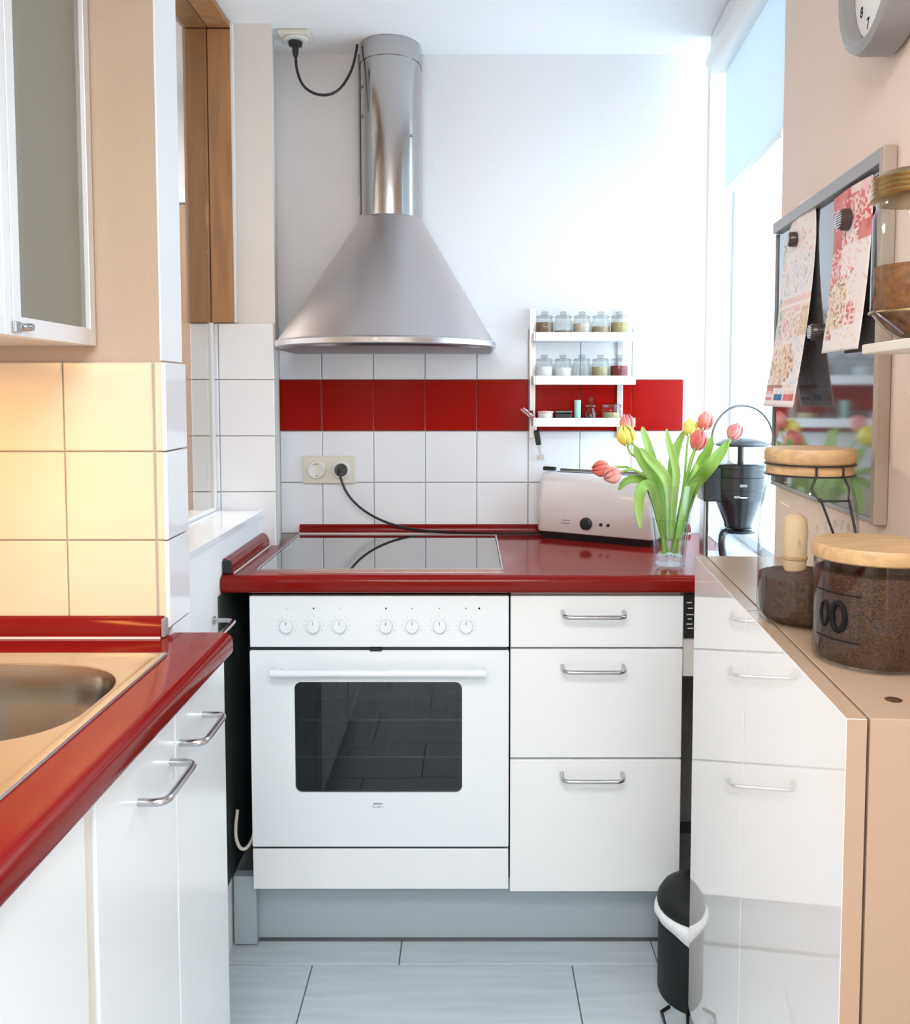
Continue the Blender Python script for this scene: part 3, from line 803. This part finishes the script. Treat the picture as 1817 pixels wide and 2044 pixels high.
def tulip(head, dirv, pet, lab, L=.046, Wd=.034, base_off=(0, 0), leaves=(), open_=.12, via=None):
    h = Vector(head); dv = Vector(dirv).normalized()
    foot = Vector((VX + base_off[0], VY + base_off[1], ZC + .028))
    o = thing('tulip', lab, 'flower', tuple(foot), 0, 'tulips in the glass vase')
    hb = h - dv * L * .5
    throat = Vector((VX, VY, ZC + .19)) + (Vector((h.x, h.y, 0)) - Vector((VX, VY, 0))).normalized() * .034
    mid = (throat + hb) * .5 + Vector((0, 0, .012)) if via is None else Vector(via)
    pts = [foot, foot.lerp(throat, .5), throat, mid, hb - dv * .02, hb]
    MB().tube([tuple(p - foot) for p in pts], .0030, 8, smooth_path=2).build('stem', 'stem_green', o)
    side = dv.cross(Vector((.3, 1, .2))).normalized(); up2 = side.cross(dv).normalized()
    for k in range(6):
        m = MB()
        petal_mesh(m, hb - foot, dv, side, up2, L * (1.0 if k % 2 else .94), Wd * (1.06 if k % 2 else .9), open_, k * PI / 3)
        solid(m.build('petal', pet, o, smooth=80))
    for pts2, w in leaves:
        m = leaf_mesh([tuple(Vector(p) - foot) for p in pts2], w)
        solid(m.build('leaf', 'leaf_green', o, smooth=80))
    return o
zt = ZC + .19
def B(dx, dy=0.0): return (VX + dx * .6, VY + dy * .6, ZC + .06)
def Tt(dx, dy=0.0): return (VX + dx, VY + dy, zt)
tulip((.3720, 2.060, 1.219), (-.25, -.1, 1), 'petal_yellow', 'large yellow tulip at upper left of the vase, below the rack', .050, .040, (-.012, -.006),
      [([B(-.02), Tt(-.035, -.01), (.425, 2.05, 1.135), (.398, 2.04, 1.175), (.388, 2.035, 1.195)], .014)])
tulip((.3830, 2.105, 1.246), (-.1, .2, 1), 'petal_pink', 'red tulip behind the yellow one at upper left', .044, .032, (-.004, .012),
      [([B(-.01, .02), Tt(-.02, .03), (.445, 2.12, 1.17), (.431, 2.13, 1.215), (.425, 2.13, 1.236)], .010)])
tulip((.3120, 2.050, 1.139), (-1, -.1, -.12), 'petal_red', 'drooping red tulip leaning over the toaster', .044, .034, (-.016, .004),
      [([B(-.03), Tt(-.048), (.405, 2.07, 1.116), (.372, 2.06, 1.110), (.356, 2.055, 1.088)], .010),
       ([B(-.03, -.01), Tt(-.045, -.02), (.405, 2.03, 1.105), (.396, 2.025, 1.06), (.402, 2.022, 1.00)], .013)], via=(.385, 2.06, 1.143))
tulip((.3350, 2.025, 1.126), (-1, -.25, -.35), 'petal_pink', 'drooping pink tulip just below the red one over the toaster', .042, .036, (-.018, -.012), [], via=(.395, 2.04, 1.138))
tulip((.5350, 2.095, 1.236), (.2, .1, 1), 'petal_yellow', 'yellow tulip at upper right, half hidden behind red ones', .044, .032, (.004, .010),
      [([B(.0, .01), Tt(.008, .02), (.492, 2.10, 1.14), (.503, 2.10, 1.19), (.522, 2.10, 1.228)], .012)])
tulip((.5680, 2.085, 1.253), (.25, 0, 1), 'petal_red', 'highest red tulip at the right of the bouquet', .046, .034, (.012, .006),
      [([B(.03), Tt(.04, .0), (.538, 2.03, 1.145), (.557, 2.01, 1.190), (.561, 2.005, 1.219)], .012)])
tulip((.5420, 2.045, 1.209), (.35, -.2, 1), 'petal_red', 'big red tulip in front at the right of the vase', .050, .038, (.006, -.012),
      [([B(.0, -.02), Tt(.0, -.04), (.487, 2.03, 1.13), (.478, 2.03, 1.17), (.467, 2.03, 1.205), (.462, 2.03, 1.235)], .010),
       ([B(-.01, -.02), Tt(-.012, -.04), (.452, 2.03, 1.135), (.420, 2.03, 1.165), (.402, 2.03, 1.19)], .013)])
tulip((0.6059, 1.975, 1.2318), (.55, 0, 1), 'petal_pink', 'rightmost coral tulip in front of the coffee maker', .040, .032, (.016, -.004),
      [([B(.03, -.01), Tt(.046, -.01), (0.5395, 1.975, 1.1418), (0.5717, 1.975, 1.1800), (0.5911, 1.975, 1.2089)], .015),
       ([B(.02, -.02), Tt(.035, -.03), (.535, 2.03, 1.13), (.545, 2.03, 1.165), (.548, 2.03, 1.18)], .012)])

# ------------------------------------------------------------------ coffee maker
t = thing('coffee_maker', 'black filter coffee maker with wire hoop behind the white sideboard', 'coffee maker', (.646, 2.065, ZC + .0004))
MB().loft([[(x, y, 0) for x, y in rrect(-.075, .060, -.085, .085, .03)], [(x, y, .018) for x, y in rrect(-.075, .060, -.085, .085, .03)], [(x, y, .022) for x, y in rrect(-.070, .055, -.077, .077, .025)]]).build('base', 'aluminium', t)
MB().box(-.083, -.071, .00, .04, .0225, .165).build('column', 'aluminium', t, bevel=.003)
MB().tube([(-.0785, -.012, .0225), (-.0785, -.012, .158)], .003, 8).build('water_tube', 'black_satin', t)
bk = MB()
bk.lathe([(0, .093), (.031, .093), (.033, .097), (.034, .106), (.046, .135), (.055, .156), (.0605, .166), (.0605, .186), (.0615, .187), (.0615, .215), (.0605, .216), (.0615, .217), (.0615, .236), (.0635, .238), (.0635, .246), (.058, .248), (0, .248)], 40)
bo = bk.build('filter_basket', 'black_satin', t, smooth=40)
MB().box(-.092, -.045, -.03, .035, .158, .240).build('bracket', 'black_satin', bo, bevel=.005)
MB().box(-.018, -.001, -.0625, -.060, .196, .202).build('logo_plate', 'grey_plastic', bo)
MB().box(-.030, -.016, -.0612, -.056, .170, .1755).build('logo_plate', 'grey_plastic', bo)
MB().box(-.0155, .0, -.0619, -.059, .170, .1728).build('logo_line', 'white_plastic', bo)
MB().tube([(.002, 0, .248), (.002, 0, .288)], .0075, 12).build('stem', 'black_satin', t)
MB().lathe([(0, .288), (.062, .289), (.063, .293), (.048, .303), (.016, .3095), (0, .310)], 32, (.006, 0, 0)).build('spray_head', 'black_satin', t)
hp = [(.006 + .0735 * math.cos(a), .0, .300 + .0735 * math.sin(a) * 1.15) for a in [PI * i / 20 for i in range(21)]]
hp = [(.006 + .068, 0, .2905)] + hp + [(.006 - .068, 0, .2905)]
MB().tube(hp, .0030, 8).build('hoop', 'steel_dark', t, smooth=80)
MB().lathe([(.046, .0225), (.053, .028), (.055, .050), (.046, .074), (.038, .082)], 30, cap=False).build('jug', 'jug_glass', t, smooth=60)
jl = MB().lathe([(.0, .083), (.041, .0825), (.042, .088), (.012, .0905), (.012, .0925), (0, .0925)], 28).build('jug_lid', 'black_satin', t)
MB().tube([(-.036, -.02, .086), (-.052, -.045, .086), (-.054, -.048, .05), (-.046, -.04, .026)], .0085, 10, smooth_path=2).build('jug_handle', 'black_satin', t)

# ------------------------------------------------------------------ white gloss shoe cabinet on the right
ZT = .990
KS = .085
TS = math.atan(KS)
t = thing('gloss_sideboard', 'tall narrow white gloss cabinet along the rose wall', 'cabinet', (.3105, 0, 0), -TS)
Y0, Y1 = .868, 1.750
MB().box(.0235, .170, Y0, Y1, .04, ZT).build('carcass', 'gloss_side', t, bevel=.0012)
mid = 1.305
for a, b_ in ((Y0, mid - .0012), (mid + .0012, Y1)):
    dd = MB().box(0, .0205, a, b_, .04, ZT - .001).build('door', 'gloss_door', t, bevel=.0012)
    MB().box(.0006, .0200, a - .0008, a - .00005, .0405, ZT - .0015).build('warm_edge_tint', 'gloss_side', dd)  # tan strips put warm room light into the colour of white door edges
    MB().box(.0006, .0200, a + .0005, b_ - .0005, ZT - .00095, ZT - .0002).build('warm_edge_tint', 'gloss_side', dd)
MB().box(.03, .165, Y0 + .02, Y1 - .02, .0005, .0395).build('plinth', 'white_lacquer', t)
MB().lathe([(0, .0001), (.0085, .0001), (.009, .0006), (0, .0012)], 18, (.068, .925, ZT)).build('dowel_cap', 'wood_dark', t)

# storage jars on it
t = thing('clip_top_jar', 'tall swing-top glass jar with bamboo lid and brown powder', 'jar', (.4900, 1.245, ZT + .0006))
r = .0690
MB().lathe([(r * .86, 0), (r * .96, .004), (r, .014), (r * .995, .12), (r * .95, .165), (r * .88, .190), (r * .82, .204), (r * .82, .212)], 44, cap=False).build('glass_body', 'clear_glass', t, smooth=60)
MB().lathe([(0, .004), (r * .84, .0045), (r * .93, .014), (r * .965, .03), (r * .965, .066), (r * .5, .072), (0, .078)], 40).build('contents', 'coffee_brown', t, smooth=60)
ld = MB().lathe([(0, .2285), (r * .86, .2285), (r * .90, .233), (r * .90, .245), (r * .86, .250), (r * .3, .2525), (0, .253)], 40).build('lid', 'wood_bamboo', t)
MB().lathe([(r * .84, .2125), (r * .86, .2125), (r * .86, .228), (r * .84, .228)], 40).build('seal_ring', 'wood_bamboo', t)
MB().lathe([(r * .875, .2115), (r * .905, .2115), (r * .905, .2140), (r * .875, .2140)], 36, cap=False).lathe([(r * .865, .2265), (r * .91, .2265), (r * .91, .2288), (r * .865, .2288)], 36, cap=False).build('wire_band', 'black_plastic', t)
def jp(a, rr, z): return (rr * math.cos(a), rr * math.sin(a), z)
aa = -PI / 2 + .10
cl = MB()
q = r * .93
cl.tube([jp(aa - .33, q, .228), jp(aa - .33, q, .215), jp(aa - .43, q + .004, .198), jp(aa - .30, q + .012, .182), jp(aa + .24, q + .012, .182), jp(aa + .37, q + .004, .198), jp(aa + .27, q, .215), jp(aa + .27, q, .228)], .0016, 8)
cl.tube([jp(aa - .28, q + .010, .186), jp(aa - .06, q + .020, .134), jp(aa + .0, q + .021, .128), jp(aa + .30, q + .020, .128), jp(aa + .34, q + .020, .134), jp(aa + .28, q + .010, .184)], .0018, 8)
cl.build('clip', 'black_plastic', t, smooth=70)
bz = MB()
for i in range(9):
    a = -PI / 2 - .55 + i * .17
    zz = .150 - .0030 * (i - 4) ** 2 * .6
    bz.tube([jp(a, r * .985, zz - .006), jp(a + .015, r * .99, zz + .006)], .0011, 6)
    bz.tube([jp(a, r * .985, zz + .005), jp(a + .07, r * .985, zz + (.005 if i % 2 else -.004))], .0011, 6)
bz.build('embossing', 'clear_glass', t, smooth=70)
t = thing('wooden_scoop', 'pale wooden scoop standing in the brown powder of the tall jar', 'scoop', (.472, 1.245, ZT + .065))
MB().lathe([(0, .0), (.013, .001), (.016, .015), (.017, .07), (.015, .084), (.008, .090), (0, .0905)], 24).build('handle', 'wood_spoon', t)
MB().lathe([(.0165, .024), (.0175, .025), (.0175, .029), (.0165, .030)], 24, cap=False).build('groove_ring', 'wood_bamboo', t)

t = thing('storage_jar', 'short glass jar of dark granules with flat bamboo lid', 'jar', (.5000, 1.060, ZT + .0006))
r = .0700
MB().lathe([(0, 0), (r * .92, 0), (r * .985, .004), (r, .012), (r, .126)], 48, cap=False).build('glass_body', 'clear_glass', t, smooth=60)
MB().lathe([(0, .003), (r * .90, .0035), (r * .965, .012), (r * .965, .112), (0, .116)], 44).build('contents', 'granules', t, smooth=60)
MB().lathe([(0, .1265), (r * 1.0, .1265), (r * 1.04, .1285), (r * 1.05, .133), (r * 1.05, .141), (r * 1.02, .145), (0, .146)], 48).build('lid', 'wood_bamboo', t, smooth=40)
MB().lathe([(r * .97, .119), (r * .99, .119), (r * .99, .126), (r * .97, .126)], 40, cap=False).build('seal_ring', 'clear_glass', t)
lb = MB()
RR = r * 1.003
def arc(a0, a1, z, n=14): return [jp(a0 + (a1 - a0) * i / n, RR, z) for i in range(n + 1)]
a0, a1 = PI + .05, PI + .95
lb.tube(arc(a0, a1, .090), .0008, 6); lb.tube(arc(a0, a1, .034), .0008, 6)
cen = PI + .50
for k in (0, 1):
    rad_a, rad_z = (.125, .0165) if k else (.085, .0150)
    lb.tube([jp(cen - .24 + .50 * k * .6 + rad_a * math.cos(b * PI / 10), RR, .062 + rad_z * math.sin(b * PI / 10)) for b in range(21)], .0034 if k else .0018, 8)
lb.build('label_print', 'print_dark', t, smooth=70)

# wall jar and its little shelf
t = thing('wall_shelf', 'small cream wall ledge at the picture edge', 'shelf', (XR + KR * 1.0, 1.0, 1.378), -TH)
MB().box(-.105, -.0005, -.09, .055, -.012, 0).build('board', 'cream_plastic', t, bevel=.002)
MB().box(-.075, -.0005, -.02, -.012, -.06, -.0125).build('bracket', 'cream_plastic', t, bevel=.001)
t = thing('brass_lid_jar', 'glass jar with ribbed brass lid on the wall ledge, amber spice inside', 'jar', (.5150, 1.0, 1.3785))
r = .0520
MB().lathe([(.012, 0), (.022, .002), (.034, .012), (.045, .024), (r, .034), (r, .142), (r * .93, .150), (r * .93, .158)], 36, cap=False).build('glass_body', 'clear_glass', t, smooth=60)
MB().lathe([(0, .003), (.02, .005), (.033, .014), (.043, .026), (r * .94, .036), (r * .94, .085), (0, .090)], 34).build('contents', 'amber', t, smooth=60)
ldp = [(r * .96, .1585)]
for i in range(5):
    ldp += [(r * 1.06, .161 + i * .0055), (r * 1.0, .1637 + i * .0055)]
ldp += [(r * .9, .189), (0, .191)]
MB().lathe(ldp, 36).build('lid', 'brass', t, smooth=50)
MB().lathe([(r * 1.005, .031), (r * 1.035, .032), (r * 1.035, .0335), (r * 1.005, .0345)], 36, cap=False).build('wire_ring', 'brass', t)
MB().tube([(-r - .001, -.004, .033), (-r + .01, -.02, .018), (-.030, -.026, .006)], .0028, 8).build('wire_clasp', 'magnet_dark', t)

# ------------------------------------------------------------------ memo board with flyers and magnets (right wall frame)
def wl(name, lab, cat, v, z, u=0.0, group=None):
    return thing(name, lab, cat, (XR + u * math.cos(TH) + v * math.sin(TH), -u * math.sin(TH) + v * math.cos(TH), z), -TH, group)
v0, v1, z0, z1 = 1.232, 1.802, 1.130, 1.664
t = wl('memo_board', 'glossy magnetic memo board in a grey metal frame', 'board', 0, 0)
MB().box(-.010, -.001, v0 + .02, v1 - .004, z0 + .004, z1 - .02).build('panel', 'board_glass', t)
MB().box(-.020, -.0005, v0 + .016, v1, z1 - .022, z1).build('frame_bar', 'clock_grey', t, bevel=.002)
MB().box(-.020, -.0005, v0, v0 + .0155, z0, z1).build('frame_bar', 'board_edge', t, bevel=.002)
MB().box(-.014, -.0005, v0 + .016, v1, z0, z0 + .006).build('frame_bar', 'clock_grey', t, bevel=.001)
MB().box(-.014, -.0005, v1 - .004, v1, z0 + .0065, z1 - .0225).build('frame_bar', 'clock_grey', t, bevel=.001)

def flyer(name, lab, v, z, w, h, curl, fn, mats, tilt=0.0, corner=0.0):
    # paper hanging on the board: local y along the wall, local x away into the room is negative
    o = wl(name, lab, 'flyer', v, z, -.0115)
    nu, nv = 26, 64
    m = MB(); vs = []
    for j in range(nv + 1):
        for i in range(nu + 1):
            a = i / nu; b = j / nv
            lift = curl * ((abs(b - .82)) ** 1.6) * (1.1) + .004 * math.sin(PI * a)
            yy = (a - .5) * w + tilt * (b - .8) * h
            zz = (b - 1) * h
            if corner and b > .86: yy = yy - max(0, yy + w * .18) * (b - .86) / .14 * corner * 1.6
            vs.append((-.001 - lift, yy, zz))
    m.v = vs
    for j in range(nv):
        for i in range(nu):
            a = j * (nu + 1) + i
            m.f.append((a, a + 1, a + nu + 2, a + nu + 1)); m.m.append(fn((i + .5) / nu, (j + .5) / nv))
    p = m.build('paper', mats, o, smooth=80)
    solid(p, .0004)
    return o
fm = ['paper', 'paper_red', 'paper_pink', 'paper_food', 'paper_green', 'paper_blue', 'paper_brown', 'paper_lilac', 'paper_tan', 'paper_magenta']
rng = random.Random(11)
def pick(*opts): return rng.choice(opts)
def f1(a, b):
    l, t_ = 1 - a, 1 - b          # left to right and top to bottom as hung
    if t_ > .972: return 0
    if t_ > .905:
        k = (t_ - .905) / .067
        if l < .03 or .32 < l < .38 or .64 < l < .70 or l > .97: return 0
        if l < .32:
            if k < .58: return 2 if (.08 < l < .28 and .15 < k < .52) else 1
            return 0 if k < .66 or .84 < k < .93 else 1
        if l < .64:
            if k < .12: return pick(5, 6, 0)
            if k < .40: return pick(0, 0, 7)
            if k < .48: return 6
            return 0 if k < .60 or .84 < k < .92 else 5
        if k < .36: return 0
        return 2 if k < .60 else (1 if k < .86 else 0)
    if t_ > .885: return 6 if l < .62 else pick(0, 0, 2)
    if t_ > .66:
        if (l - .42) ** 2 / .16 + (t_ - .79) ** 2 / .0090 < 1: return pick(3, 3, 8, 3, 6, 8, 2)
        return pick(0, 8, 0, 2) if l < .7 else pick(0, 0, 7)
    if t_ > .52:
        if l < .22: return pick(4, 4, 4, 0)
        if .22 < l < .42 and t_ > .56: return pick(9, 9, 2, 0)
        return pick(0, 8, 2) if l < .8 else 8
    if t_ > .43: return 4 if l < .12 else (2 if int(t_ * 110) % 3 else 0)
    if t_ > .27:
        if l < .16: return pick(0, 2)
        return pick(7, 0, 7, 4) if (int(l * 26) + int(t_ * 40)) % 3 else 0
    if l < .16 and t_ > .08: return pick(4, 4, 0)
    return 0 if rng.random() < .9 else 2
def f2(a, b):
    l, t_ = 1 - a, 1 - b
    if t_ < .05: return 2 if l > .55 else 1
    if t_ < .24: return pick(1, 1, 1, 2) if l < .55 else pick(2, 2, 1)
    if t_ < .34: return 1 if l > .72 or l < .3 else pick(1, 0, 2)
    edge_ = .34 + .20 * (1 - l)
    if t_ < edge_ + .06: return pick(1, 2, 1) if l < .35 else pick(0, 2, 0)
    if t_ < .54: return pick(0, 2, 0, 1) if .2 < l < .75 else (pick(2, 2, 1) if l <= .2 else 0)
    if t_ < .86 and l < .56: return pick(3, 8, 3, 8, 0, 6, 3)
    if .70 < t_ < .85 and .60 < l < .86: return pick(1, 2, 1, 0) if int(l * 26) % 3 else 2
    if .86 < t_ < .925 and .06 < l < .26: return pick(6, 1, 3)
    return 0 if rng.random() < .93 else 2
flyer('menu_flyer', 'narrow pizza flyer with blue and red price boxes, curling off the board', 1.645, 1.668, .20, .375, .042, f1, fm, 0.0, .50)
flyer('food_flyer', 'red and cream food flyer hanging beside the brass-lidded jar', 1.368, 1.636, .165, .252, .020, f2, fm)
def magnet(v, z, lab, r=.014, u=-.016):
    o = wl('magnet', lab, 'magnet', v, z, u, 'magnets on the memo board')
    MB().lathe([(0, -.016), (r * .8, -.016), (r, -.012), (r, .0), (0, .0)], 22, (0, 0, 0), 'x').build('body', 'magnet_dark', o)
    rb = MB()
    for i in range(-3, 4):
        ww = math.sqrt(max(0, (r * .8) ** 2 - (i * r * .22) ** 2))
        rb.box(-.0178, -.0162, -ww, ww, i * r * .22 - .0009, i * r * .22 + .0009)
    rb.build('ribs', 'aluminium', o, smooth=0)
magnet(1.650, 1.606, 'dark round magnet at the top of the pizza flyer')
magnet(1.372, 1.588, 'ribbed dark magnet holding the red flyer', .017)
magnet(1.522, 1.425, 'dark magnet on the bare board between both flyers', .015, -.0105)

# ------------------------------------------------------------------ clock
zc_ = 1.902
t = wl('wall_clock', 'thick grey round wall clock high on the rose wall', 'clock', 1.232, zc_)
R = .112
MB().lathe([(R * .93, -.0005), (R, -.006), (R, -.040), (R * .97, -.050), (R * .88, -.054), (R * .82, -.050), (R * .80, -.030), (0, -.030)], 48, (0, 0, 0), 'x').build('case', 'clock_grey', t, smooth=35)
dl = MB().lathe([(R * .79, -.0330), (R * .79, -.0305)], 44, (0, 0, 0), 'x').build('dial', 'white_plastic', t)
for i in range(12):
    a = i * PI / 6
    text_mesh('numeral', str(12 if i == 0 else i), .022, 'print_dark', dl, (-.0334, -.62 * R * math.sin(a), .62 * R * math.cos(a)), (PI / 2, 0, -PI / 2))
MB().box(-.0352, -.0342, -.003, .003, -.01, .06).build('hour_hand', 'print_dark', dl)
MB().box(-.0364, -.0354, -.085, .01, -.002, .002).build('minute_hand', 'print_dark', dl)

# ------------------------------------------------------------------ left run: worktop, sink, cabinets, wall cupboard
XF = -.410
t = thing('sink_worktop', 'red laminate worktop around the steel sink', 'worktop', (0, 0, 0))
LY0, LY1 = -.4, 1.4775
sx0, sx1, sy0, sy1 = -.925, -.495, .37, 1.335
wt = MB()
prf = worktop_profile(0, -XF * 0 + (sx1 - XF) * -1 if False else .085, ZC - .040, ZC)
wt.loft([[(XF - y, LY0, z) for y, z in prf], [(XF - y, 1.4865, z) for y, z in prf]])
wt.box(-1.049, sx1, sy1, LY1 - .0085, ZC - .040, ZC)
wt.box(-.5115, sx1, LY1 - .0085, 1.4865, ZC - .040, ZC)
wt.box(-1.049, sx0, LY0, sy1, ZC - .040, ZC)
wt.box(sx0, sx1, LY0, sy0, ZC - .040, ZC)
wt.build('slab', 'red_laminate', t, smooth=40)
upstand(t, (-1.045, DS - .0085), (-.522, DS - .0085), (0, 1), h=.034, w=.020)
MB().box(-.5218, -.515, DS - .0285, DS - .009, ZC + .0003, ZC + .033).build('end_cap', 'grey_plastic', t, bevel=.003)
MB().box(-1.045, -.522, DS - .0315, DS - .0285, ZC, ZC + .003).build('sealing_strip', 'white_plastic', t)

t = thing('kitchen_sink', 'stainless steel sink with rounded bowl in the red worktop', 'sink', (0, 0, ZC))
cxs, cys, hxs, hys, nn = -.705, 1.150, .205, .155, 3.1
NB = 72
def sup(a, k=1.0, dx=0.0):
    c_, s_ = math.cos(a), math.sin(a)
    rr = (abs(c_) ** nn + abs(s_) ** nn) ** (-1 / nn)
    return (cxs + (hxs * k) * rr * c_, cys + (hys * k) * rr * s_)
def sq(a, x0, x1, y0, y1):
    # ray from the bowl centre to the rectangle
    c_, s_ = math.cos(a), math.sin(a)
    ts = []
    if c_ > 1e-9: ts.append((x1 - cxs) / c_)
    if c_ < -1e-9: ts.append((x0 - cxs) / c_)
    if s_ > 1e-9: ts.append((y1 - cys) / s_)
    if s_ < -1e-9: ts.append((y0 - cys) / s_)
    tt = min(ts)
    return (cxs + c_ * tt, cys + s_ * tt)
rx0, rx1, ry0, ry1 = -.940, -.478, .355, 1.357
ang = sorted([2 * PI * i / NB for i in range(NB)] + [math.atan2(y - cys, x - cxs) % (2 * PI) for x in (rx0, rx1) for y in (ry0, ry1)])
def rect_ring(d, z): return [(*sq(a, rx0 + d, rx1 - d, ry0 + d, ry1 - d), z) for a in ang]
def bowl_ring(k, z): return [(*sup(a, k), z) for a in ang]
rim = MB()
rim.loft([rect_ring(0, .0005), rect_ring(.001, .004), rect_ring(.008, .0055), rect_ring(.014, .0030), rect_ring(.020, .0022), bowl_ring(1.035, .0022), bowl_ring(1.015, .0018), bowl_ring(1.0, .0)], False, False)
rim.build('rim', 'steel_sink', t, smooth=50)
bw = MB()
bw.loft([bowl_ring(1.0, -.0002), bowl_ring(.975, -.010), bowl_ring(.955, -.06), bowl_ring(.92, -.135), bowl_ring(.86, -.152), bowl_ring(.7, -.157), bowl_ring(.3, -.160), bowl_ring(.12, -.161)], False, True)
bw.build('bowl', 'steel_bowl', t, smooth=60)
MB().lathe([(0, -.1605), (.035, -.1605), (.037, -.1585), (.030, -.1580), (.012, -.1595), (0, -.1595)], 28, (cxs, cys, 0)).build('drain', 'chrome', t)

def base_cab(y0, y1, lab, handle=None, filler=None):
    t = thing('sink_base_cabinet', lab, 'cabinet', (0, 0, 0), 0, 'white base cabinets under the sink worktop')
    w_ = .0185
    MB().box(-1.045, -.4445, y0 + .001, y0 + w_, .1505, .73).box(-1.045, -.4445, y1 - w_, y1 - .001, .1505, .73).box(-1.045, -.4445, y0 + w_, y1 - w_, .1505, .17)\
        .box(-1.045, -1.035, y0 + w_, y1 - w_, .17, .73).box(-.465, -.4445, y0 + w_, y1 - w_, .70, .73).build('carcass', 'white_lacquer', t)
    MB().box(-1.04, -.50, y0 + .001, y1 - .001, .0005, .150).build('plinth', 'plinth_grey', t)
    d = MB().box(-.4440, -.4250, y0 + .0015, y1 - .0015, .152, .856).build('door', 'white_lacquer', t, bevel=.002)
    if handle:
        bow_handle(d, (-.425, handle[0], handle[2]), (-.425, handle[1], handle[2]), (.036, 0, 0), r=.0052)
    if filler:
        label(MB().box(-.4440, -.4290, filler[0], filler[1], .152, .856).build('filler_strip', 'cream_plastic', t, bevel=.001), 'beige filler strip beside the door')
base_cab(1.2295, 1.4855, 'white base cabinet at the far end of the sink worktop', (1.2480, 1.3600, .806))
base_cab(.9600, 1.2285, 'white base cabinet in the middle, handle and beige filler strip beside it', (1.0870, 1.2080, .794), (.9375, .9590))
base_cab(.35, .9365, 'wide white base cabinet nearest the viewer under the sink')

t = thing('wall_cupboard', 'white wall cupboard with smoky glass door above the sink', 'cupboard', (0, 0, 0))
CX1 = -.628
MB().box(-1.045, CX1 - .0215, .55, 1.4765, 1.398, 1.416).box(-1.045, CX1 - .0215, .55, 1.4765, 2.10, 2.118).box(-1.045, CX1 - .0215, 1.459, 1.4765, 1.416, 2.10)\
    .box(-1.045, CX1 - .0215, .55, .568, 1.416, 2.10).box(-1.045, -1.035, .568, 1.459, 1.416, 2.10).build('carcass', 'white_lacquer', t)
MB().box(-1.034, CX1 - .05, .569, 1.458, 1.74, 1.756).build('shelf', 'white_lacquer', t)
for a, b_ in ((1.2065, 1.4725), (.90, 1.2045)):
    fr = MB()
    fr.box(CX1 - .0205, CX1, a, a + .022, 1.398, 2.116).box(CX1 - .0205, CX1, b_ - .020, b_, 1.398, 2.116)
    fr.box(CX1 - .0205, CX1, a + .022, b_ - .020, 1.398, 1.426).box(CX1 - .0205, CX1, a + .022, b_ - .020, 2.088, 2.116)
    d = fr.build('door', 'alu_frame', t, bevel=.0015)
    MB().box(CX1 - .013, CX1 - .008, a + .0222, b_ - .0202, 1.4262, 2.0878).build('glass_pane', 'cupboard_glass', d, smooth=0)
    if a > 1.2:
        MB().box(CX1 + .0002, CX1 + .006, a - .006, a + .012, 1.402, 1.418).build('hinge', 'chrome', d, bevel=.002)
        MB().lathe([(0, .010), (.005, .010), (.006, .0005)], 12, (CX1, a + .020, 1.411), 'x').build('hinge_screw', 'chrome', d)
        MB().lathe([(0, .010), (.005, .010), (.006, .0005)], 12, (CX1, a + .034, 1.412), 'x').build('hinge_screw', 'chrome', d)

# ------------------------------------------------------------------ pedal bin
t = thing('pedal_bin', 'small dark pedal bin with white bag edge beside the white gloss cabinet', 'bin', (.510, 1.847, 0.0005))
r = .094
MB().lathe([(0, 0), (r * .95, 0), (r * .97, .006), (r * .97, .185), (0, .185)], 36).build('body', 'bin_dark', t)
bg = MB()
rings = []
for rr, zz in ((r * .985, .150), (r * 1.03, .160), (r * 1.06, .180), (r * 1.04, .192), (r * .96, .194)):
    rings.append([(rr * (1 + .02 * math.sin(7 * a_ + zz * 60)) * math.cos(a_), rr * (1 + .02 * math.sin(7 * a_ + zz * 60)) * math.sin(a_), zz + (.018 * math.sin(2 * a_ + 1.0) if zz < .17 else 0)) for a_ in [2 * PI * i / 40 for i in range(40)]])
bg.loft(rings, False, False)
bg.build('bag_rim', 'bag_white', t, smooth=80)
MB().lathe([(r * .99, .1945), (r * 1.0, .200), (r * .98, .212), (r * .88, .228), (r * .6, .240), (r * .2, .245), (0, .2455)], 36).build('lid', 'bin_dark', t, smooth=60)
MB().tube([(-.085, -.08, .02), (-.105, -.095, .02), (-.105, -.135, .018), (-.06, -.135, .018), (-.05, -.095, .02)], .004, 8).build('pedal', 'black_plastic', t)
